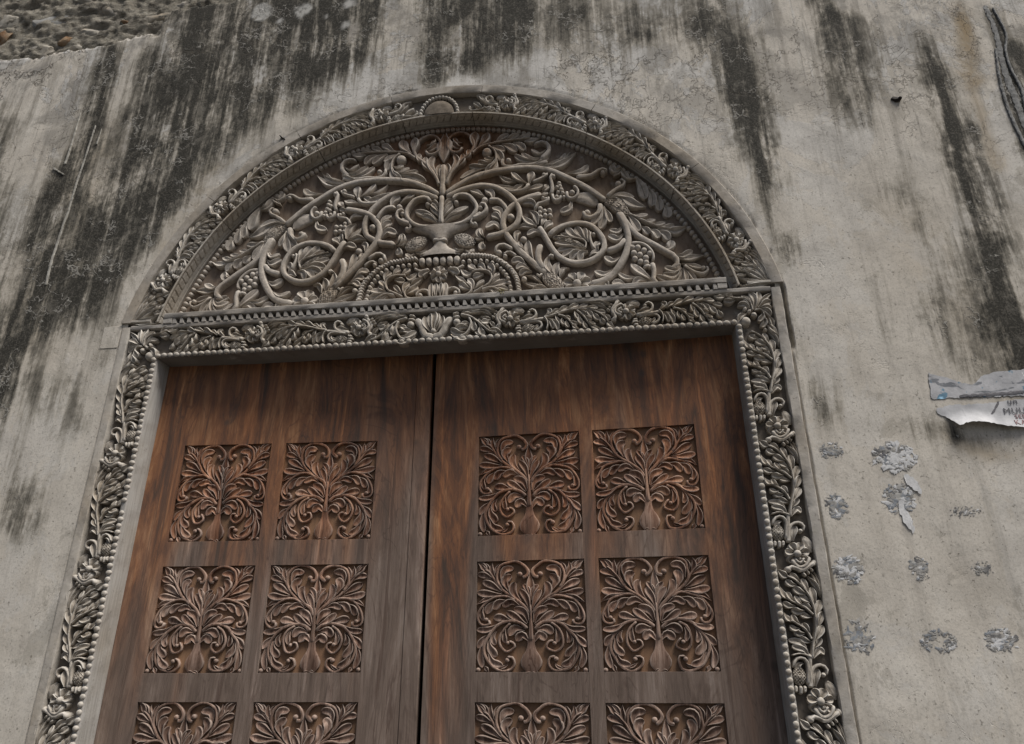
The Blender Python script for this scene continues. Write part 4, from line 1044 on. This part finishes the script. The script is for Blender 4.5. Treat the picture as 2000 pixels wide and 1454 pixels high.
for sg in (1, -1):
    strip('foot_fillet', M['fillet'], AR, (lambda s, t, y, sg=sg: (sg*s, y, t-zA)), 1.372, 1.4905, rect(1.524, 1.538, -.005, .05), jit=.0006)
    def mf(a, b, h, th, sg=sg):
        r = R0+SCL_A*a; t = th-b*.96/1.43; return (sg*r*math.sin(t), BED-h, ZC+r*math.cos(t)-zA)
    # the arch modules are all the same piece turned about the arch centre
    m0 = lambda a, b, h: mf(a, b, h, 0.0)
    cz_ = ZC-zA
    proto = [(NAMES[e[0]], element(e, (lambda a, b, h: (lambda p: (p[0], p[1], p[2]-cz_))(m0(a, b, h))), .031, sg < 0, True, M['arch'])) for e in MODULE]
    for deg, lo, hi in ((13.2, -.45, .13), (32.3, -.45, .2), (51.5, -.45, .2), (70.2, -.185, .2)):
        for i, e in enumerate(MODULE):
            if all(lo <= q[1] <= hi for q in e[2]) or (deg > 60 and e[0] == 'S' and False):
                link(proto[i][0], proto[i][1], AR, (0, 0, cz_), (0, sg*rad(deg), 0))
    # leaves running into the keystone and into the foot of the arch
    ex = [('L', [.020], [(.03, .115), (.06, .15), (.085, .18)]), ('L', [.020], [(.07, .10), (.10, .13), (.13, .15)]), ('S', [.011, .008], [(.05, .08), (.03, .13), (.02, .18), (.04, .20)]), ('L', [.018], [(.10, .09), (.12, .12), (.14, .17)]), ('B', [.008], [(.045, .195)])]
    for e in ex: link(NAMES[e[0]], element(e, lambda a, b, h: mf(a, b, h, rad(13.2)), .030, sg < 0, True, M['arch']), AR)
    ex = [('P', [.024], [(.140, -.245), (.09, -.19), (.03, -.125)]), ('P', [.022], [(.142, -.245), (.07, -.225), (.015, -.185)]), ('P', [.024], [(.142, -.25), (.08, -.25), (.01, -.235)]), ('P', [.020], [(.143, -.24), (.11, -.16), (.085, -.11)]), ('P', [.018], [(.146, -.235), (.14, -.16), (.125, -.10)]), ('P', [.018], [(.145, -.235), (.13, -.16), (.11, -.10)])]
    for e in ex: link(NAMES[e[0]], element(e, lambda a, b, h: mf(a, b, h, rad(70.2)), .032, sg < 0, True, M['arch']), AR)
# keystone half disc with its ring of beads
V, F = [], []; kx, kz, kr = -.022, 2.624, .080
for i in range(25):
    a = math.pi*i/24
    for q, h in ((1.0, .0), (1.0, .020), (.93, .027), (.6, .031), (0.02, .033)): V.append((kx+kr*q*math.cos(a), BED-h-.003*(h > 0), kz+kr*1.18*q*math.sin(a)-zA))
link('keystone_disc', mesh('keystone_disc', V, grid_faces(25, 5, True), M['bed'], 50), AR)
bm_ = bead_mesh('bead', M['arch'], .0098, .0098, .018)
for i in range(17):
    a = math.pi*(i+.35)/16.7; link('bead', bm_, AR, (kx+.097*math.cos(a), BED-.012, kz+.010+.110*math.sin(a)-zA))

# ------------------------------------------------------------------ tympanum
FAT[0] = 1.20
TY = empty('carved_tympanum', (0, .08, ZO+1.555), 'half round carved wooden tympanum with an urn, curling vines, grapes and leaves', 'tympanum')
zT = 1.555; YB = .080
V = [(0, 0, ZC-zT+.27)]; n = 96
arc = [(1.357*math.sin(a), ZC+1.357*math.cos(a)) for a in np.linspace(-1.352, 1.352, n)]
V = [(x, 0, z-zT) for x, z in arc]+[(x, .03, z-zT) for x, z in arc]
F = [tuple(range(n))]+[(i, i+1, n+i+1, n+i) for i in range(n-1)]+[(n-1, 0, n, 2*n-1)]
link('back_board', mesh('back_board', V, F, M['board'], 30), TY)
HT = .031
for sg in (1, -1):
    tm = (lambda a, b, h, sg=sg: (sg*a, -h, b-zT))
    for e in TYM:
        k, w, P = e; ax = all(abs(q[0]) < .012 for q in P)
        if ax and sg < 0: continue
        if ax: e = (k, w, [(0, q[1]) for q in P])
        if min(q[1] for q in P) < 1.556: P = [(q[0], max(q[1], 1.560)) for q in P]; e = (k, w, P)
        if k == 'B' and math.hypot(P[0][0], P[0][1]-ZC) > 1.29: continue
        H = HT*(1.12 if k == 'S' and w[0] > .022 else 1.0)
        link(NAMES[k], element(e, tm, H, sg < 0, True, M['tym']), TY)
# urn body, knot, foot and plinth
def lathe_plate(name, rows, H, mat, parent):
    V = []; m = 15
    for z, hw in rows:
        for u in np.linspace(-1, 1, m): V.append((hw*math.sin(u*math.pi/2), -H*(.25+.75*math.cos(u*math.pi/2)) if abs(u) < .999 else .002, z-zT))
    return link(name, mesh(name, V, grid_faces(len(rows), m), mat, 50), parent)
lathe_plate('urn_bowl', [(1.985, .150), (1.968, .128), (1.950, .092), (1.935, .062), (1.920, .044), (1.905, .034)], .040, M['tym'], TY)
link('urn_knot', element(('S', [.020], [(-.036, 1.898), (0, 1.898), (.036, 1.898)]), lambda a, b, h: (a, -h, b-zT), .044, False, True, M['tym']), TY)
lathe_plate('urn_foot', [(1.888, .027), (1.872, .036), (1.858, .050), (1.846, .072), (1.838, .096), (1.822, .100), (1.818, .100)], .036, M['tym'], TY)
for i in range(6):
    x = (i-2.5)*.0335
    link('tongue', element(('S', [.031], [(x, 1.812), (x, 1.79), (x, 1.768)]), lambda a, b, h: (a, -h, b-zT), .030, False, True, M['tym']), TY)
link('centre_flower', element(('F', [.043], [(0, 1.715)]), lambda a, b, h: (a, -h, b-zT), .036, False, True, M['tym']), TY)
for x0, x1 in ((.012, .010), (.034, .024), (-.012, -.010), (-.034, -.024)):
    link('leaf', element(('L', [.022], [(x1, 1.590), (x0, 1.63), (x0, 1.668)]), lambda a, b, h: (a, -h, b-zT), .032, False, True, M['tym']), TY)
rp = catmull([(a/1000, b/1000) for a, b in ROPE], 20); _, Lr = resample(rp, [0, 1]); nr = int(Lr/.0145)
for sg in (1, -1):
    tm = (lambda a, b, h, sg=sg: (sg*a, -h, b-zT))
    for i in range(nr):
        P2, _ = resample(rp, [(i+.5)/nr, (i+.6)/nr]); p = P2[0]; t = (P2[1]-P2[0]); t = t/np.hypot(*t); nn = np.array([-t[1], t[0]])
        d = nn*.8+t*.75; d = d/np.hypot(*d)
        link('rope_strand', element(('S', [.015], [tuple(p-d*.0145), tuple(p), tuple(p+d*.0145)]), tm, .036, sg < 0, True, M['tym']), TY)
    for a, b in RBEAD: link('bead', element(('B', [.0108], [(a/1000, b/1000)]), tm, .032, sg < 0, True, M['tym']), TY)
bm_ = bead_mesh('bead', M['tym'], .0125, .0118, .022)
na = int(2*rad(77.6)*1.316/.0268)
for i in range(na+1):
    a = rad(-77.6)+2*rad(77.6)*i/na
    link('bead', bm_, TY, (1.316*math.sin(a), 0, ZC+1.316*math.cos(a)-zT), (0, a, 0), (1, rng.uniform(.9, 1.1), 1))

# ------------------------------------------------------------------ the two door leaves, slightly ajar
pm = lambda a, b, h: (a, .0160-h, b)
FAT[0] = 1.34
def jig(e, s, R): return (e[0], e[1], [(q[0]+R.normal(0, s), q[1]+R.normal(0, s)) for q in e[2]]) if e[0] not in 'V' else e
panel_sets = []
for var in range(4):
  RV = np.random.RandomState(300+var); panel_proto = []; panel_sets.append(panel_proto)
  for e in PANEL:
    k, w, P = e; ax = all(abs(q[0]) < .012 for q in P)
    mt = M['carve']
    if ax: e = (k, w, [(0, q[1]) for q in P])
    panel_proto.append((NAMES[k], element(e if ax else jig(e, .0016, RV), pm, .0156, False, False, mt)))
    if not ax: panel_proto.append((NAMES[k], element(jig((k, w, [(-q[0], q[1]) for q in P]), .0016, RV), pm, .0156, False, False, mt)))
FAT[0] = 1.12
ROWS = [(.5115, .9405), (-.0059, .4086), (-.5290, -.1109)]
PC = [0]
def leaf(hx, hy, ang, sg, cols, inner, label):
    D = empty('door_leaf', (hx, hy, 0), label, 'door leaf', 'door leaves of the arched doorway', (0, 0, ang))
    c = math.cos(ang); lx = lambda x: (x-hx)/c
    T, top, T0 = .055, 1.43+ZO, .0
    xs = [lx(hx+sg*(-.003))]+[lx(v) for v in (cols[0]+cols[1] if sg < 0 else cols[0]+cols[1])]
    c1, c2 = [tuple(lx(v) for v in q) for q in cols]
    ends = sorted([lx(hx), lx(inner)])
    def bd(nm, a, b, z0, z1, y0=0.0): boxobj(nm, M['door'], D, min(a, b), max(a, b), y0, T, z0, z1, bev=.0006)
    lo, hi = ends; A, B = (c1, c2)
    bd('stile', lo, A[0], .012, top); bd('stile', A[1], B[0], .012, top)
    if hx < 0:
        bd('stile', B[1], lx(-.107), .012, top); boxobj('meeting_strip', M['door'], D, lx(-.1055), hi, -.0035, T, .012, top, bev=.0015)
    else: bd('stile', B[1], hi, .012, top)
    for a, b in (A, B):
        zt = top
        for k, (z0, z1) in enumerate(ROWS):
            bd('rail' if k else 'top_board', a, b, z1+ZO, zt); zt = z0+ZO
            pn = link('carved_panel', None, D, ((a+b)/2, 0, (z0+z1)/2+ZO), None, ((b-a)/.412, 1, (z1-z0)/.430)); pn.empty_display_size = .1
            boxobj('panel_ground', M['recess'], pn, -.2059, .2059, .0160, .050, -.2149, .2149, bev=0)
            PC[0] += 1
            for nm, me in panel_sets[(PC[0]*3+k) % 4]: link(nm, me, pn)
        bd('rail', a, b, .012, zt)
    return D
leaf(-1.300, .1030, math.atan(.05152), -1, ([-1.1522, -.7502], [-.6838, -.2692]), -.0380, 'left brown wooden door leaf with flush meeting strip and carved vase panels')
leaf(1.300, .0973, -math.atan(.05591), 1, ([.1863, .6217], [.6778, 1.1003]), -.0215, 'right brown wooden door leaf, pale streaks above its carved vase panels')

# ------------------------------------------------------------------ torn posters and scraps on the right of the wall
def sheet(name, pts, mat, label, cat, curl=None, seed=1, y0=-.0015):
    R = np.random.RandomState(seed); P = []
    for i in range(len(pts)):
        a = np.array(pts[i]); b = np.array(pts[(i+1) % len(pts)]); L = np.hypot(*(b-a)); n = max(1, int(L/.008))
        for q in range(n): P.append(a+(b-a)*q/n+(R.rand(2)-.5)*.006)
    bm = bmesh.new(); vs = [bm.verts.new((p[0], 0, p[1]+ZO)) for p in P]; f = bm.faces.new(vs)
    bmesh.ops.triangulate(bm, faces=[f])
    for _ in range(3): bmesh.ops.subdivide_edges(bm, edges=[e for e in bm.edges if e.calc_length() > .018], cuts=1, use_grid_fill=False); bmesh.ops.triangulate(bm, faces=bm.faces[:])
    ph = R.rand(3)*9
    for v in bm.verts:
        y = wally(v.co.x, v.co.z-ZO)+y0-.0010*(1+math.sin(v.co.x*40+ph[0])*math.sin(v.co.z*55+ph[1]))
        if curl: y -= curl(v.co.x, v.co.z-ZO)
        v.co.y = y
    c = Vector((sum(p[0] for p in P)/len(P), y0, min(p[1] for p in P)+ZO))
    for v in bm.verts: v.co -= c
    me = bpy.data.meshes.new(name); bm.to_mesh(me); bm.free(); me.materials.append(mat); me.shade_smooth()
    return me, c, label, cat
me, c, lb, ct = sheet('torn_poster', POST1, M['poster'], '', '', seed=3)
p1 = empty('torn_poster', c, 'upper torn strip of white and blue poster with ragged top, above the curling sheet', 'poster', 'torn posters'); link('paper_sheet', me, p1)
def cu(x, z):
    t = max(0., (.905-z-.012*math.sin(x*20))/.06); q = max(0., min(1., (2.34-x)/.2)); return .034*min(t, 1.4)**2*(.35+.65*q)*(1 if x > 2.0 else .5)
me, c, lb, ct = sheet('torn_poster', POST2, M['paper'], '', '', curl=cu, seed=4)
p2 = empty('torn_poster', c, 'lower torn white poster with faded capitals, its bottom edge curling off the wall', 'poster', 'torn posters'); sh = link('paper_sheet', me, p2)
def text(s, x, z, size, mat, parent, c, y, rot=0.0):
    cv = bpy.data.curves.new('printed_text', 'FONT'); cv.body = s; cv.size = size; cv.extrude = .0004; cv.space_character = 1.15
    o = bpy.data.objects.new('printed_text', cv); COL.objects.link(o); dg = bpy.context.evaluated_depsgraph_get()
    me = bpy.data.meshes.new_from_object(o.evaluated_get(dg)); bpy.data.objects.remove(o); me.materials.clear(); me.materials.append(mat)
    for v in me.vertices:
        X, Z, d = x+v.co.x, z+v.co.y, v.co.z; v.co = Vector((X, wally(X, Z)-.0045-cu(X, Z)*1.02-d, Z+ZO))-c
    return link('printed_text', me, parent)
text('un', 2.262, .932, .034, M['ink'], p2, c, -.0048); text('MUUN', 2.238, .893, .034, M['ink'], p2, c, -.0055)
text('SEMA', 2.272, .872, .024, M['ink2'], p2, c, -.012); text('KATA', 2.262, .846, .030, M['ink2'], p2, c, -.030)
raised('pen_stroke', M['ink'], [(2.232, .944), (2.205, .905), (2.168, .868)], [.007, .006], .0012, -.0030, None)
o = bpy.data.objects['pen_stroke']; o.parent = p2; o.location = -c
raised('printed_band', M['ink'], [(2.10, .972), (2.18, .975), (2.27, .977), (2.33, .979)], [.012, .012], .0012, -.0030, None)
o = bpy.data.objects['printed_band']; o.parent = p1; o.location = -p1.location

def scrap(xz, rx, rz, label, seed, n=34, bits=(3, 2, 1), ring=False, tall=0):
    R = np.random.RandomState(seed); V, F, MI = [], [], []
    for i in range(int(n*2.4)):
        a = R.rand()*2*math.pi; q = (R.rand()**.6) if not ring else (.38+.62*R.rand()**.5)
        x = xz[0]+rx*q*math.cos(a); z = xz[1]+rz*q*math.sin(a); s = R.uniform(.07, .34)*min(rx, rz)*(1.1-.6*q); e = R.uniform(.9, 2.0); k = R.randint(8, 14)
        th = R.normal(.2, .5); o_ = len(V); y = wally(x, z)-.0007-i*.000010
        V.append((x, y-.0006, z+ZO))
        for j in range(k):
            b = 2*math.pi*j/k; rr = s*R.uniform(.35, 1.35); dx, dz = rr*math.cos(b)*e, rr*math.sin(b)/e**.5
            V.append((x+dx*math.cos(th)-dz*math.sin(th), y+R.uniform(-.0001, .0001), z+dx*math.sin(th)+dz*math.cos(th)+ZO))
        mi = R.choice(3, p=np.array(bits)/sum(bits))
        for j in range(k): F.append((o_, o_+1+(j+1) % k, o_+1+j)); MI.append(mi)
    c = Vector((xz[0], -.004, xz[1]+ZO-rz)); me = mesh('poster_scrap', [tuple(Vector(v)-c) for v in V], F, [M['glue_grey'], M['glue_blue'], M['glue_pale']], smooth=False)
    me.polygons.foreach_set('material_index', MI)
    o = link('poster_scrap', me, None, c); o['label'] = label; o['category'] = 'poster scrap'; o['group'] = 'glue marks and scraps of removed posters'
    return o
sc_ = [(0, .045, .034, 'grey glue mark nearest the jamb in the top row, below the mossy patch', (5, 2, 1), 30, False),
       (1, .078, .060, 'large pale scrap with black bars, top row of the glue marks', (2, 2, 7), 60, False),
       (3, .055, .060, 'blue and grey scrap with a long white strip hanging from it', (3, 4, 3), 46, False),
       (5, .042, .048, 'blue grey glue mark by the jamb, second row', (5, 4, 1), 34, False),
       (6, .055, .022, 'thin curved grey glue mark at the right of the second row', (6, 0, 1), 24, False),
       (7, .052, .050, 'round blue and white glue mark by the jamb, third row', (3, 3, 6), 56, False),
       (8, .036, .045, 'small pale grey glue mark in the middle of the third row', (6, 1, 2), 30, False),
       (9, .038, .026, 'faint grey glue mark at the right of the third row', (7, 0, 1), 22, False),
       (10, .050, .058, 'dark speckled glue mark by the jamb, lowest row', (6, 3, 1), 36, False),
       (11, .058, .036, 'wide oval ring of grey glue in the middle of the lowest row', (6, 2, 1), 40, True),
       (12, .055, .040, 'notched grey glue mark at the right end of the lowest row', (6, 1, 2), 40, False)]
for i, rx, rz, lb, bits, n_, ring in sc_: scrap(SCR[i], rx, rz, lb, 100+i, n_, bits, ring)
def strip_scrap(pts, w, label, seed):
    P = catmull(pts, 8); Q, L = resample(P, np.linspace(0, 1, 14)); R = np.random.RandomState(seed)
    T = np.gradient(Q, axis=0); T /= np.hypot(T[:, 0], T[:, 1])[:, None]; Nn = np.c_[-T[:, 1], T[:, 0]]
    L_ = Q+Nn*(w*(.45+.35*R.rand(14)))[:, None]*np.sin(np.linspace(.25, 2.9, 14))[:, None]; R_ = Q-Nn*(w*(.45+.35*R.rand(14)))[:, None]*np.sin(np.linspace(.25, 2.9, 14))[:, None]
    me, c, _, _ = sheet('poster_scrap', [tuple(p) for p in L_]+[tuple(p) for p in R_[::-1]], M['glue_pale'], '', '', seed=seed, y0=-.0022)
    o = link('poster_scrap', me, None, c); o['label'] = label; o['category'] = 'poster scrap'; o['group'] = 'glue marks and scraps of removed posters'
strip_scrap([(1.838, .672), (1.855, .640), (1.880, .600)], .028, 'loose slanting sliver of white paper right of the large pale scrap', 5)
strip_scrap([(1.800, .575), (1.806, .52), (1.822, .455)], .024, 'long white paper strip hanging straight down from the blue scrap', 6)
for pts in (([1.762, .752], [1.772, .742]), ([1.773, .760], [1.783, .748]), ([1.790, .778], [1.806, .776])):
    o = raised('ink_bar', M['ink'], pts, [.007, .007], .0010, -.0016, None); sc0 = [q for q in bpy.data.objects if q.get('label', '').startswith('large pale scrap')][0]
    o.parent = sc0; o.location = -sc0.location

# dry tuft caught on the toothed bar
tf = empty('dry_tuft', (TUFT[0][0]+.01, -.010, ZO+1.558), 'small dry tuft of straw caught on the toothed bar above the lintel', 'dry grass')
R4 = np.random.RandomState(9)
for i in range(16):
    a = R4.uniform(-1.4, 1.4); l = R4.uniform(.010, .026); w = .0022
    d = np.array([math.sin(a)*l, math.cos(a)*l*R4.choice([1, 1, -.9])]); x0 = R4.uniform(-.012, .012)
    V = [(x0-w, 0, 0), (x0+w, 0, 0), (x0+d[0]*.6+w*.6, -.006, d[1]*.6), (x0+d[0]*.6-w*.6, -.006, d[1]*.6), (x0+d[0], -.003, d[1])]
    link('blade', mesh('blade', V, [(0, 1, 2, 3), (3, 2, 4)], M['straw'], smooth=False), tf)
